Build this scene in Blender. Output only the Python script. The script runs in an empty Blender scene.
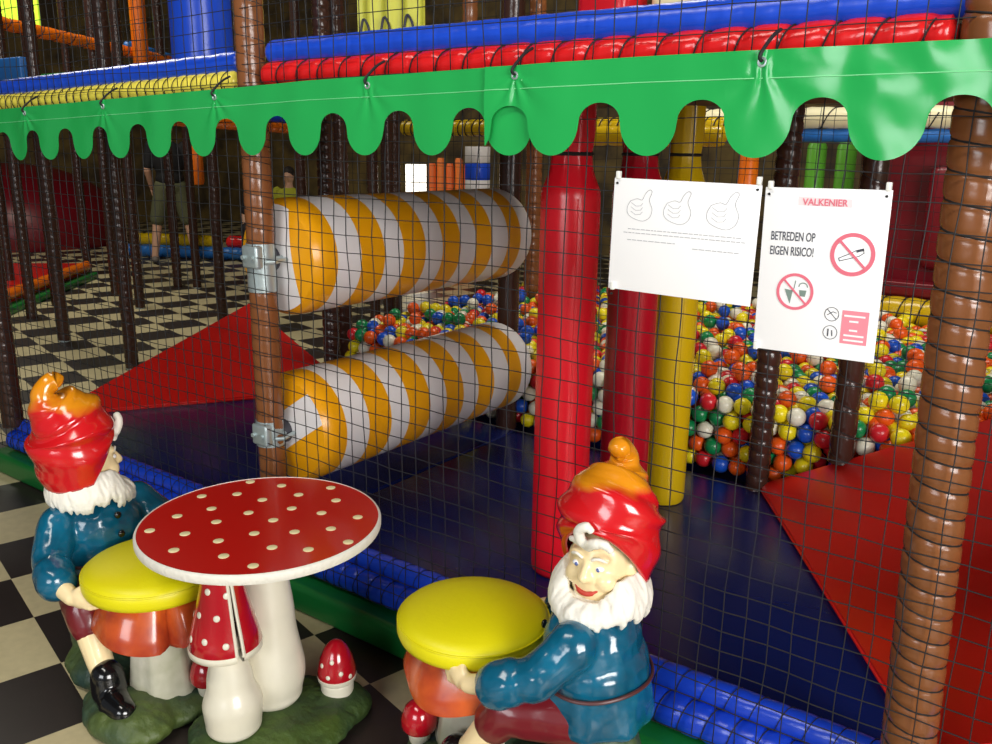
import bpy, bmesh, math, random
from mathutils import Vector, Matrix, noise
random.seed(7)
C = bpy.context.scene.collection
PI = math.pi
R = math.radians

# ------------------------------------------------------------------ helpers
def lin(c):
    out = []
    for v in c:
        v /= 255.0
        out.append(v / 12.92 if v <= 0.04045 else ((v + 0.055) / 1.055) ** 2.4)
    return (*out, 1.0)

def mat(name, rgb, rough=0.4, bump=0.0, bscale=20.0, coat=0.0, metal=0.0, vary=0.0, vscale=6.0, rgb2=None, emit=0.0, spec=0.5):
    m = bpy.data.materials.new(name); m.use_nodes = True
    nt = m.node_tree; b = nt.nodes['Principled BSDF']
    b.inputs['Base Color'].default_value = lin(rgb)
    b.inputs['Roughness'].default_value = rough
    b.inputs['Metallic'].default_value = metal
    b.inputs['Coat Weight'].default_value = coat
    b.inputs['Coat Roughness'].default_value = 0.08
    b.inputs['Specular IOR Level'].default_value = spec
    tc = nt.nodes.new('ShaderNodeTexCoord')
    if vary > 0 or rgb2:
        n = nt.nodes.new('ShaderNodeTexNoise'); n.inputs['Scale'].default_value = vscale; n.inputs['Detail'].default_value = 4
        nt.links.new(tc.outputs['Object'], n.inputs['Vector'])
        mr = nt.nodes.new('ShaderNodeMapRange'); mr.inputs['From Min'].default_value = 0.35; mr.inputs['From Max'].default_value = 0.65
        nt.links.new(n.outputs['Fac'], mr.inputs['Value'])
        mx = nt.nodes.new('ShaderNodeMix'); mx.data_type = 'RGBA'
        mx.inputs['A'].default_value = lin(rgb)
        mx.inputs['B'].default_value = lin(rgb2) if rgb2 else lin([max(0, v * (1 - vary)) for v in rgb])
        nt.links.new(mr.outputs['Result'], mx.inputs['Factor'])
        nt.links.new(mx.outputs['Result'], b.inputs['Base Color'])
    if bump > 0:
        n2 = nt.nodes.new('ShaderNodeTexNoise'); n2.inputs['Scale'].default_value = bscale; n2.inputs['Detail'].default_value = 3
        nt.links.new(tc.outputs['Object'], n2.inputs['Vector'])
        bp = nt.nodes.new('ShaderNodeBump'); bp.inputs['Strength'].default_value = bump; bp.inputs['Distance'].default_value = 0.01
        nt.links.new(n2.outputs['Fac'], bp.inputs['Height']); nt.links.new(bp.outputs['Normal'], b.inputs['Normal'])
    if emit > 0:
        b.inputs['Emission Color'].default_value = lin(rgb); b.inputs['Emission Strength'].default_value = emit
    return m

def mesh_of(bm, sharp=40):
    me = bpy.data.meshes.new('mesh')
    bmesh.ops.recalc_face_normals(bm, faces=bm.faces[:])
    bm.to_mesh(me); bm.free()
    smooth(me, sharp)
    return me

def smooth(me, sharp=40):
    me.polygons.foreach_set('use_smooth', [True] * len(me.polygons))
    if sharp < 180:
        me.set_sharp_from_angle(angle=R(sharp))
    me.update()

def obj(name, src, m, parent=None, sharp=40, label=None):
    me = mesh_of(src, sharp) if isinstance(src, bmesh.types.BMesh) else src
    o = bpy.data.objects.new(name, me); C.objects.link(o)
    ms = m if isinstance(m, (list, tuple)) else [m]
    if len(me.materials): me.materials.clear()
    for k in ms: me.materials.append(k)
    if parent: o.parent = parent
    if label: o['label'] = label
    return o

def tag(o, label, cat, group=None, kind=None):
    o['label'] = label; o['category'] = cat
    if group: o['group'] = group
    if kind: o['kind'] = kind
    return o

def thing(name, label, cat, loc=(0, 0, 0), rz=0, group=None):
    o = bpy.data.objects.new(name, None); C.objects.link(o)
    o.empty_display_size = 0.1
    o.location = loc; o.rotation_euler = (0, 0, rz)
    return tag(o, label, cat, group)

def struct(name, src, m, sharp=40):
    o = obj(name, src, m, None, sharp); o['kind'] = 'structure'; return o

def copy_tree(o, parent=None):
    kids = list(o.children)
    c = o.copy(); C.objects.link(c)
    if parent: c.parent = parent
    for k in kids: copy_tree(k, c)
    return c

B = bmesh.new

def box(bm, c, s, rz=0.0, bev=0.0, mi=0):
    r = bmesh.ops.create_cube(bm, size=1.0)
    vs = r['verts']
    M = Matrix.Translation(c) @ Matrix.Rotation(rz, 4, 'Z') @ Matrix.Diagonal((*s, 1))
    bmesh.ops.transform(bm, matrix=M, verts=vs)
    fs = set(f for v in vs for f in v.link_faces)
    for f in fs: f.material_index = mi
    if bev > 0:
        es = list(set(e for f in fs for e in f.edges))
        bmesh.ops.bevel(bm, geom=es, offset=bev, segments=3, affect='EDGES', profile=0.5)

def ring_surface(bm, rings, closed_u=True, cap0=True, cap1=True, mi=0):
    """rings: list of lists of points, all of one length"""
    vr = [[bm.verts.new(p) for p in r] for r in rings]
    n = len(vr[0])
    for a, b in zip(vr[:-1], vr[1:]):
        for i in range(n if closed_u else n - 1):
            j = (i + 1) % n
            f = bm.faces.new((a[i], a[j], b[j], b[i])); f.material_index = mi
    if closed_u and cap0:
        f = bm.faces.new(list(reversed(vr[0]))); f.material_index = mi
    if closed_u and cap1:
        f = bm.faces.new(vr[-1]); f.material_index = mi
    return vr

def lathe(bm, prof, segs=32, c=(0, 0, 0), mi=0, wob=None):
    rings = []
    for (r, z) in prof:
        ring = []
        for i in range(segs):
            a = 2 * PI * i / segs
            rr = r * (1 + (wob(a, z) if wob else 0))
            ring.append((c[0] + rr * math.cos(a), c[1] + rr * math.sin(a), c[2] + z))
        rings.append(ring)
    return ring_surface(bm, rings, mi=mi)

def frames(pts):
    pts = [Vector(p) for p in pts]
    T = []
    for i in range(len(pts)):
        a = pts[max(0, i - 1)]; b = pts[min(len(pts) - 1, i + 1)]
        t = (b - a); T.append(t.normalized() if t.length > 1e-9 else Vector((0, 0, 1)))
    n = T[0].orthogonal().normalized()
    N = [n]
    for i in range(1, len(T)):
        n = N[-1] - T[i] * N[-1].dot(T[i]); N.append(n.normalized())
    return pts, T, N

def tube(bm, pts, rad, segs=8, mi=0, cap=True, flat=None):
    pts, T, N = frames(pts)
    rings = []
    for i, p in enumerate(pts):
        r = rad[i] if isinstance(rad, (list, tuple)) else rad
        b = T[i].cross(N[i])
        rings.append([p + (N[i] * math.cos(2 * PI * k / segs) + b * math.sin(2 * PI * k / segs)) * r for k in range(segs)])
    return ring_surface(bm, rings, cap0=cap, cap1=cap, mi=mi)

def ell(bm, c, r, rot=None, seg=20, ring=12, mi=0):
    if isinstance(r, (int, float)): r = (r, r, r)
    M = Matrix.Translation(c) @ (rot.to_4x4() if rot else Matrix.Identity(4)) @ Matrix.Diagonal((*r, 1))
    q = bmesh.ops.create_uvsphere(bm, u_segments=seg, v_segments=ring, radius=1.0, matrix=M)
    for v in q['verts']:
        for f in v.link_faces: f.material_index = mi

def limb(bm, pts, rad, segs=14):
    """closed capsule chain, meant for remeshing"""
    P = []; Q = []
    for i in range(len(pts) - 1):
        a, b = Vector(pts[i]), Vector(pts[i + 1])
        for k in range(5):
            t = k / 5; P.append(a.lerp(b, t)); Q.append(rad[i] * (1 - t) + rad[i + 1] * t)
    P.append(Vector(pts[-1])); Q.append(rad[-1])
    tube(bm, P, Q, segs)
    for p, r in zip(pts, rad): ell(bm, p, r * 0.995, seg=14, ring=10)

def spline(pts, n=8):
    pts = [Vector(p) for p in pts]
    out = []
    for i in range(len(pts) - 1):
        p0 = pts[max(0, i - 1)]; p1 = pts[i]; p2 = pts[i + 1]; p3 = pts[min(len(pts) - 1, i + 2)]
        for k in range(n):
            t = k / n
            out.append(0.5 * ((2 * p1) + (-p0 + p2) * t + (2 * p0 - 5 * p1 + 4 * p2 - p3) * t * t + (-p0 + 3 * p1 - 3 * p2 + p3) * t ** 3))
    out.append(pts[-1])
    return out

def interp(tab, x):
    if x <= tab[0][0]: return tab[0][1]
    for (a, u), (b, v) in zip(tab[:-1], tab[1:]):
        if x <= b:
            t = (x - a) / (b - a); t = t * t * (3 - 2 * t)
            return u * (1 - t) + v * t
    return tab[-1][1]

def remesh(bm, voxel, it=4, disp=None, decim=1.0):
    me = bpy.data.meshes.new('tmp'); bmesh.ops.recalc_face_normals(bm, faces=bm.faces[:]); bm.to_mesh(me); bm.free()
    o = bpy.data.objects.new('tmp', me); C.objects.link(o)
    m = o.modifiers.new('r', 'REMESH'); m.mode = 'VOXEL'; m.voxel_size = voxel
    s = o.modifiers.new('s', 'SMOOTH'); s.iterations = it; s.factor = 0.5
    if decim < 1:
        d = o.modifiers.new('d', 'DECIMATE'); d.ratio = decim
    dg = bpy.context.evaluated_depsgraph_get(); dg.update()
    out = bpy.data.meshes.new_from_object(o.evaluated_get(dg))
    bpy.data.objects.remove(o); bpy.data.meshes.remove(me)
    if disp:
        ns = [v.normal.copy() for v in out.vertices]
        for v, n in zip(out.vertices, ns):
            v.co += n * disp(v.co)
    smooth(out, 180)
    return out

def prism_y(bm, poly, y0, y1, mi=0):
    """poly in (x,z); a sheet between y0 (front) and y1"""
    a = [bm.verts.new((x, y0, z)) for x, z in poly]
    b = [bm.verts.new((x, y1, z)) for x, z in poly]
    n = len(poly)
    bm.faces.new(a).material_index = mi
    bm.faces.new(list(reversed(b))).material_index = mi
    for i in range(n):
        j = (i + 1) % n
        bm.faces.new((a[j], a[i], b[i], b[j])).material_index = mi

def ring_y(bm, cx, cz, ro, ri, y0, y1, n=40, a0=0, a1=2 * PI, mi=0):
    full = abs(a1 - a0 - 2 * PI) < 1e-6
    m = n if full else n + 1
    rows = []
    for (r, y) in ((ro, y0), (ri, y0), (ri, y1), (ro, y1)):
        rows.append([bm.verts.new((cx + r * math.cos(a0 + (a1 - a0) * i / n), y, cz + r * math.sin(a0 + (a1 - a0) * i / n))) for i in range(m)])
    for k in range(4):
        p, q = rows[k], rows[(k + 1) % 4]
        for i in range(m if full else m - 1):
            j = (i + 1) % m
            bm.faces.new((p[i], p[j], q[j], q[i])).material_index = mi

def stroke_y(bm, pts, w, y0, y1, mi=0):
    for (a, b) in zip(pts[:-1], pts[1:]):
        a = Vector(a); b = Vector(b); d = (b - a)
        if d.length < 1e-6: continue
        d.normalize(); n = Vector((-d.y, d.x)) * w / 2
        a2 = a - d * w * 0.3; b2 = b + d * w * 0.3
        prism_y(bm, [(p.x, p.y) for p in (a2 - n, b2 - n, b2 + n, a2 + n)], y0, y1, mi)

def text_mesh(s, size, sx=1.0, extrude=0.0003, align='CENTER', shear=0.0):
    cu = bpy.data.curves.new('t', 'FONT'); cu.body = s; cu.size = size; cu.extrude = extrude; cu.offset = 0.00025
    cu.align_x = align; cu.align_y = 'CENTER'; cu.shear = shear
    o = bpy.data.objects.new('t', cu); C.objects.link(o)
    dg = bpy.context.evaluated_depsgraph_get(); dg.update()
    me = bpy.data.meshes.new_from_object(o.evaluated_get(dg))
    bpy.data.objects.remove(o); bpy.data.curves.remove(cu)
    me.transform(Matrix.Diagonal((sx, 1, 1, 1)))
    me.transform(Matrix.Rotation(R(90), 4, 'X'))       # upright, facing -Y
    return me

# ------------------------------------------------------------------ materials
M = {}
M['green'] = mat('green_vinyl', (36, 168, 82), 0.2, 0.12, 7)
M['green_hem'] = mat('green_hem', (120, 220, 150), 0.4)
M['kerb'] = mat('kerb_green', (18, 112, 48), 0.4, 0.12, 12)
M['blue'] = mat('blue_vinyl', (28, 78, 214), 0.28, 0.15, 14)
M['blue_low'] = mat('blue_low_vinyl', (24, 66, 200), 0.25, 0.2, 18)
M['red_roll'] = mat('red_vinyl', (226, 32, 34), 0.2, 0.25, 20)
M['yellow_roll'] = mat('yellow_vinyl', (255, 236, 92), 0.25, 0.2, 18)
M['deck'] = mat('deck_blue', (14, 26, 82), 0.25, 0.25, 5)
M['ramp'] = mat('ramp_red', (196, 26, 20), 0.3, 0.2, 5)
M['brown'] = mat('brown_vinyl', (128, 78, 44), 0.24, 0.18, 18)
M['brown_shaded'] = mat('shaded_brown_vinyl', (62, 38, 30), 0.22, 0.2, 18)  # the brown post vinyl again, shade on the rear posts put into its colour
M['pillar_red'] = mat('pillar_red', (214, 22, 38), 0.26, 0.08, 9)
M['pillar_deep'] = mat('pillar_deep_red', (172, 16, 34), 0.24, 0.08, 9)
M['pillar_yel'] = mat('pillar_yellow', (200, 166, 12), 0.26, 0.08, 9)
M['cord'] = mat('black_cord', (22, 22, 24), 0.7)
M['net'] = mat('net_cord', (24, 26, 30), 0.6)
M['white_v'] = mat('white_vinyl', (226, 222, 222), 0.3, 0.06, 8)
M['gold_v'] = mat('gold_vinyl', (232, 160, 14), 0.28, 0.06, 8)
M['steel'] = mat('galvanised', (176, 190, 192), 0.4, 0.1, 60, metal=0.6)
M['dksteel'] = mat('dark_rubber', (58, 58, 66), 0.45)
M['sign'] = mat('sign_white', (250, 250, 252), 0.25, coat=0.3)
M['ink'] = mat('ink', (70, 72, 84), 0.6)
M['faint'] = mat('faint_ink', (176, 176, 182), 0.6)
M['pinkred'] = mat('pink_red', (226, 110, 130), 0.5)
M['pinkpale'] = mat('pale_red', (240, 176, 184), 0.5)
M['greypic'] = mat('grey_print', (120, 140, 132), 0.6)
M['clip'] = mat('cable_tie', (232, 232, 226), 0.4)
M['cushion'] = mat('yellow_cushion', (226, 216, 10), 0.42, 0.05, 120)
M['wood_under'] = mat('platform_board', (104, 58, 34), 0.7, 0.1, 20, vary=0.3)
M['dark'] = mat('dark_wall', (70, 58, 42), 0.7, 0.3, 8, rgb2=(128, 106, 58), vscale=2.6)
M['ceil'] = mat('ceiling', (70, 70, 72), 0.9)
M['dkred'] = mat('dark_red_vinyl', (112, 12, 26), 0.35, 0.1, 6)
M['orange'] = mat('orange_vinyl', (232, 112, 16), 0.3, 0.1, 14)
M['cream'] = mat('cream_vinyl', (240, 232, 190), 0.4, 0.1, 14)
M['midblue'] = mat('mid_blue_vinyl', (40, 110, 190), 0.35, 0.1, 14)
M['lime'] = mat('lime_vinyl', (96, 170, 52), 0.35, 0.1, 14)
M['panel_yel'] = mat('pale_yellow_vinyl', (226, 226, 84), 0.4, 0.1, 6)

# ------------------------------------------------------------------ camera
f = 866.0; p = R(14.4); roll = R(0.85); yaw = R(126)
CAM = Vector((0, 0, 1.5))
fw = Vector((math.cos(yaw) * math.cos(p), math.sin(yaw) * math.cos(p), -math.sin(p)))
rt = Vector((math.sin(yaw), -math.cos(yaw), 0)); up = rt.cross(fw)
up2 = up * math.cos(roll) - rt * math.sin(roll); rt2 = rt * math.cos(roll) + up * math.sin(roll)
cd = bpy.data.cameras.new('camera'); cam = bpy.data.objects.new('camera', cd); C.objects.link(cam)
cd.sensor_width = 36; cd.lens = f / 992 * 36; cd.clip_end = 100; cd.clip_start = 0.05
m3 = Matrix((rt2, up2, -fw)).transposed()
cam.matrix_world = Matrix.Translation(CAM) @ m3.to_4x4()
bpy.context.scene.camera = cam

def proj(P):
    q = Vector(P) - CAM; z = q.dot(fw)
    return 496 + f * q.dot(rt2) / z, 372 - f * q.dot(up2) / z, z

# ------------------------------------------------------------------ room
def checker_mat():
    m = bpy.data.materials.new('checker_floor'); m.use_nodes = True
    nt = m.node_tree; b = nt.nodes['Principled BSDF']; L = nt.links
    tc = nt.nodes.new('ShaderNodeTexCoord')
    mp = nt.nodes.new('ShaderNodeMapping'); mp.vector_type = 'TEXTURE'
    mp.inputs['Location'].default_value = (-2.70, 1.17, 0); mp.inputs['Rotation'].default_value = (0, 0, R(-14.0))
    mp.inputs['Scale'].default_value = (0.331, 0.331, 1)
    L.new(tc.outputs['Object'], mp.inputs['Vector'])
    sx = nt.nodes.new('ShaderNodeSeparateXYZ'); cx = nt.nodes.new('ShaderNodeCombineXYZ')
    L.new(mp.outputs['Vector'], sx.inputs[0]); L.new(sx.outputs['X'], cx.inputs['X']); L.new(sx.outputs['Y'], cx.inputs['Y'])
    cx.inputs['Z'].default_value = 0.5
    ck = nt.nodes.new('ShaderNodeTexChecker'); ck.inputs['Scale'].default_value = 1.0
    ck.inputs['Color1'].default_value = lin((206, 192, 150)); ck.inputs['Color2'].default_value = lin((46, 38, 36))
    L.new(cx.outputs[0], ck.inputs['Vector'])
    n = nt.nodes.new('ShaderNodeTexNoise'); n.inputs['Scale'].default_value = 26; n.inputs['Detail'].default_value = 6
    L.new(tc.outputs['Object'], n.inputs['Vector'])
    mr = nt.nodes.new('ShaderNodeMapRange'); mr.inputs['To Min'].default_value = 0.78; mr.inputs['To Max'].default_value = 1.12
    L.new(n.outputs['Fac'], mr.inputs['Value'])
    mx = nt.nodes.new('ShaderNodeMix'); mx.data_type = 'RGBA'; mx.blend_type = 'MULTIPLY'; mx.inputs['Factor'].default_value = 1
    L.new(ck.outputs['Color'], mx.inputs['A']); L.new(mr.outputs['Result'], mx.inputs['B']); L.new(mx.outputs['Result'], b.inputs['Base Color'])
    b.inputs['Roughness'].default_value = 0.42
    return m
bm = B(); box(bm, (-5, 3, -0.05), (22, 17, 0.1)); struct('floor', bm, checker_mat())
bm = B(); box(bm, (-5, 11.45, 2.6), (22, 0.1, 5.4)); struct('wall_back', bm, M['dark'])
bm = B(); box(bm, (-16.05, 3, 2.6), (0.1, 17, 5.4)); struct('wall_left', bm, M['dark'])
bm = B(); box(bm, (6.05, 3, 2.6), (0.1, 17, 5.4)); struct('wall_right', bm, mat('right_wall', (190, 184, 170), 0.8))
bm = B(); box(bm, (-5, 3, 5.25), (22, 17, 0.1)); struct('ceiling', bm, M['ceil'])

# ------------------------------------------------------------------ platform
def foam(name, label, x0, x1, y0, y1, z0, z1, m, cat='mat', group=None, bev=0.012):
    bm = B(); box(bm, ((x0 + x1) / 2, (y0 + y1) / 2, (z0 + z1) / 2), (x1 - x0, y1 - y0, z1 - z0), bev=bev)
    return tag(obj(name, bm, m), label, cat, group)
foam('platform_base', 'low wooden base carrying the blue floor mats behind the front net', -4.12, 0.45, 1.85, 3.24, 0.0, 0.1, M['wood_under'], 'platform', bev=0.004)
foam('floor_mat', 'long glossy dark blue floor mat under the two striped rollers', -4.12, -2.206, 1.86, 3.22, 0.1, 0.22, M['deck'])
foam('floor_mat', 'wide glossy dark blue floor mat that the red and yellow pillars stand on', -2.2, 0.45, 1.86, 3.22, 0.1, 0.22, M['deck'])

def wedge(name, label, base, top, m):
    """base: xy polygon; top: z of every corner"""
    bm = B(); z0 = 0.221
    a = [bm.verts.new((x, y, z0)) for x, y in base]; b = [bm.verts.new((x, y, z + 0.012)) for (x, y), z in zip(base, top)]
    bm.faces.new(list(reversed(a))); bm.faces.new(b)
    n = len(base)
    for i in range(n): bm.faces.new((a[i], a[(i + 1) % n], b[(i + 1) % n], b[i]))
    bmesh.ops.bevel(bm, geom=bm.edges[:], offset=0.006, segments=2, affect='EDGES')
    return tag(obj(name, bm, m), label, 'ramp')
wedge('padded_ramp', 'red padded ramp rising beside the thick brown rope-laced corner post', [(-1.04, 3.2), (-0.195, 1.885), (0.43, 1.885), (0.43, 3.2)], [0.225, 0.225, 0.575, 1.05], M['ramp'])
wedge('padded_ramp', 'red padded ramp rising left of the striped rollers above the checkered floor', [(-3.29, 3.2), (-4.12, 3.2), (-4.07, 1.95)], [0.225, 0.6, 0.225], M['ramp'])

# kerb of green foam on the floor
bm = B(); box(bm, (-1.83, 1.765, 0.05), (4.7, 0.11, 0.1), bev=0.02)
tag(obj('padded_kerb', bm, M['kerb']), 'dark green padded kerb lying on the checkered floor along the platform', 'kerb')

def laced_roll(name, label, a, b, r, pitch, m, group=None, pinch=0.18, cord=True, cat='padded roll', ry=1.0, phase=0.0, lace_r=0.0035):
    a, b = Vector(a), Vector(b); L = (b - a).length; d = (b - a).normalized()
    side = Vector((0, 0, 1)).cross(d).normalized(); upv = d.cross(side)
    n = max(8, int(L / (pitch / 8))); segs = 18
    bm = B(); rings = []
    for i in range(n + 1):
        s = L * i / n
        rr = r; ph0 = s / pitch + phase
        e = min(s, L - s)
        if e < r * 0.6: rr *= math.sqrt(max(0.05, 1 - (1 - e / (r * 0.6)) ** 2 * 0.9))
        ring = []
        for k in range(segs):
            q = 2 * PI * k / segs
            ph = (ph0 - (PI - q) / (2 * PI)) % 1.0; ph = min(ph, 1 - ph)
            w = 1 + 0.05 * noise.noise(Vector((s * 22, q * 1.1, r * 50))) - pinch * math.exp(-(ph / 0.14) ** 2)
            ring.append(a + d * s + (side * math.cos(q) * ry + upv * math.sin(q)) * rr * w)
        rings.append(ring)
    ring_surface(bm, rings)
    if not cord:
        return tag(obj(name, bm, m), label, cat, group)
    t = thing(name, label, cat, a, 0, group)
    me = mesh_of(bm); me.transform(Matrix.Translation(-a))
    obj('sleeve', me, m, t)
    bm = B(); pts = []
    s = pitch * 0.5
    while s < L - pitch * 0.4:
        q = (s / pitch + phase + 0.25) * 2 * PI
        ph = ((s / pitch + phase) % 1.0)
        # the cord runs round at each pinch and steps along behind the roll
        qq = ph * 2 * PI
        pts.append(d * s + (side * math.cos(qq) * ry * -1 + upv * math.sin(qq)) * (r * (1 - pinch * 0.7) + lace_r * 0.8))
        s += pitch / 16
    tube(bm, pts, lace_r, 5)
    obj('lacing', bm, M['cord'], t)
    return t
# rolls on the front of the upper platform
laced_roll('padded_roll', 'bright red laced roll in puffed segments above the green scalloped valance', (-2.13, 1.76, 1.703), (-0.30, 1.76, 1.708), 0.037, 0.085, M['red_roll'], pinch=0.22, lace_r=0.0018)
laced_roll('padded_roll', 'smooth blue roll on top of the red laced roll', (-2.12, 1.775, 1.763), (0.35, 1.775, 1.768), 0.036, 0.06, M['blue'], pinch=0.02, cord=False)
laced_roll('padded_roll', 'bright yellow laced roll in small segments above the green valance', (-5.2, 1.76, 1.615), (-2.245, 1.76, 1.688), 0.034, 0.05, M['yellow_roll'], pinch=0.13, lace_r=0.0013)
laced_roll('padded_roll', 'smooth blue roll on top of the yellow laced roll', (-5.2, 1.775, 1.668), (-2.235, 1.775, 1.742), 0.036, 0.06, M['blue'], pinch=0.02, cord=False)
# rolls on the front of the floor mats
laced_roll('padded_roll', 'lower of two blue laced rolls just above the green kerb', (-4.12, 1.80, 0.15), (0.35, 1.80, 0.15), 0.047, 0.062, M['blue_low'], pinch=0.1, lace_r=0.0014)
laced_roll('padded_roll', 'upper of two blue laced rolls along the front edge of the floor mats', (-4.12, 1.828, 0.212), (0.35, 1.828, 0.222), 0.034, 0.062, M['blue_low'], pinch=0.05, phase=0.4, lace_r=0.0012)

# upper platform slab
bm = B(); box(bm, (-2.45, 2.5, 1.70), (6.2, 1.38, 0.06), bev=0.004)
tag(obj('upper_platform', bm, M['wood_under']), 'brown wooden floor of the upper level over the rollers', 'platform')

# ------------------------------------------------------------------ posts
def post(label, x, y, z0, z1, r, m, x1=None, pitch=0.07, step=0.008, pinch=0.07, group=None, collar=False, segs=22, lace=0.0018):
    t = thing('padded_post', label, 'post', (x, y, z0), 0, group)
    H = z1 - z0; dx = (x1 - x) if x1 is not None else 0.0
    n = int(H / step); bm = B(); rings = []
    for i in range(n + 1):
        z = H * i / n; ring = []
        for k in range(segs):
            a = 2 * PI * k / segs
            ph = (z / pitch + a / (2 * PI)) % 1.0; ph = min(ph, 1 - ph)
            rr = r * (1 + 0.012 * noise.noise(Vector((z * 14, a * 1.3, x * 9))) - pinch * math.exp(-(ph / 0.11) ** 2) + pinch * 0.3)
            ring.append((dx * z / H + rr * math.cos(a), rr * math.sin(a), z))
        rings.append(ring)
    ring_surface(bm, rings)
    obj('foam_sleeve', bm, m, t, sharp=60)
    if lace:
        bm = B(); pts = []
        for i in range(int(H / pitch * 16)):
            a = -2 * PI * i / 16; z = pitch * i / 16
            pts.append((dx * z / H + r * (1 - pinch * 0.5) * math.cos(a), r * (1 - pinch * 0.5) * math.sin(a), z))
        tube(bm, pts, lace, 5)
        obj('lacing', bm, M['cord'], t)
    if collar:
        bm = B(); lathe(bm, [(r * 0.55, 0), (r * 1.0, 0), (r * 1.0, 0.012), (r * 0.6, 0.016), (r * 0.6, 0.10), (r * 0.5, 0.10)], 18)
        obj('foot_plate', bm, M['steel'], t)
    return t
post('thick glossy brown corner post laced with black cord beside the red ramp', -0.203, 1.76, 0.0, 3.4, 0.051, M['brown'], x1=-0.285, pitch=0.052, step=0.005, segs=28, pinch=0.085, lace=0.0022)
pb = post('brown padded front post that carries the hubs of both striped rollers', -2.185, 1.755, 0.0, 3.4, 0.043, M['brown'], x1=-2.19, pitch=0.05, step=0.006, pinch=0.04, lace=0.0014)
post('shade-darkened brown front post at the far corner of the low platform', -4.08, 1.79, 0.22, 3.4, 0.046, M['brown_shaded'], pitch=0.05, lace=0.0014)
post('bumpy shade-darkened brown post before the ball pit at the tip of the red ramp', -1.045, 3.2, 0.22, 3.4, 0.042, M['brown_shaded'], pitch=0.05, pinch=0.14)
post('spiral-wrapped shade-darkened brown post rising from the red ramp in front of the ball pit', -0.745, 3.2, 0.40, 3.4, 0.044, M['brown_shaded'], pitch=0.10, pinch=0.10)
post('plain brown post at the far ends of the striped rollers', -2.275, 3.22, 0.22, 3.4, 0.05, M['brown_shaded'], pitch=0.3, pinch=0.0, lace=0)
post('bumpy dark post at the top edge of the red ramp behind the rollers', -3.49, 3.25, 0.22, 3.4, 0.044, M['brown_shaded'], pitch=0.05, pinch=0.14)
HP = [(-6.62, 3.36, 'dark post on the checkered floor nearest the red and orange island'), (-5.42, 3.2, 'dark post standing where the checkered floor meets the red ramp'),
      (-7.46, 4.54, 'dark post with a bluish foot plate on the checkered floor behind the ramp-side post'), (-8.1, 5.62, 'dark post on the floor just right of the standing man in shorts'),
      (-6.3, 4.6, 'dotted dark post partly behind the top of the red ramp'), (-8.9, 4.05, 'dark post rising through the red and orange island'),
      (-9.9, 5.4, 'dark post at the far end of the orange island edge')]
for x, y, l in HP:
    post(l, x, y, 0.0, 3.6, 0.044, M['brown_shaded'], pitch=0.055, step=0.012, pinch=0.08, collar=True, segs=16, group='dark posts in the hall')

# hubs (parts of the brown post)
def hub(z, lo):
    bm = B()
    lathe(bm, [(0.044, -lo), (0.0455, -lo), (0.0455, 0.05), (0.044, 0.05)], 24, (-0.003, 0, z))
    s = obj('roller_bracket', bm, M['steel'], pb)
    bm = B(); box(bm, (0.012, -0.045, z + 0.012), (0.07, 0.03, 0.07), bev=0.008)
    for dx in (-0.01, 0.03): tube(bm, [(dx, -0.058, z + 0.01), (dx, -0.068, z + 0.01)], 0.007, 8)
    obj('clamp', bm, M['steel'], s)
    bm = B(); tube(bm, [(0.03, 0.02, z), (0.026, 0.062, z)], 0.010, 10)
    tube(bm, [(0.04, -0.02, z - 0.006), (0.062, 0.0, z - 0.004), (0.05, 0.055, z)], 0.007, 8)
    obj('axle_pin', bm, M['steel'], s)

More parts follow.
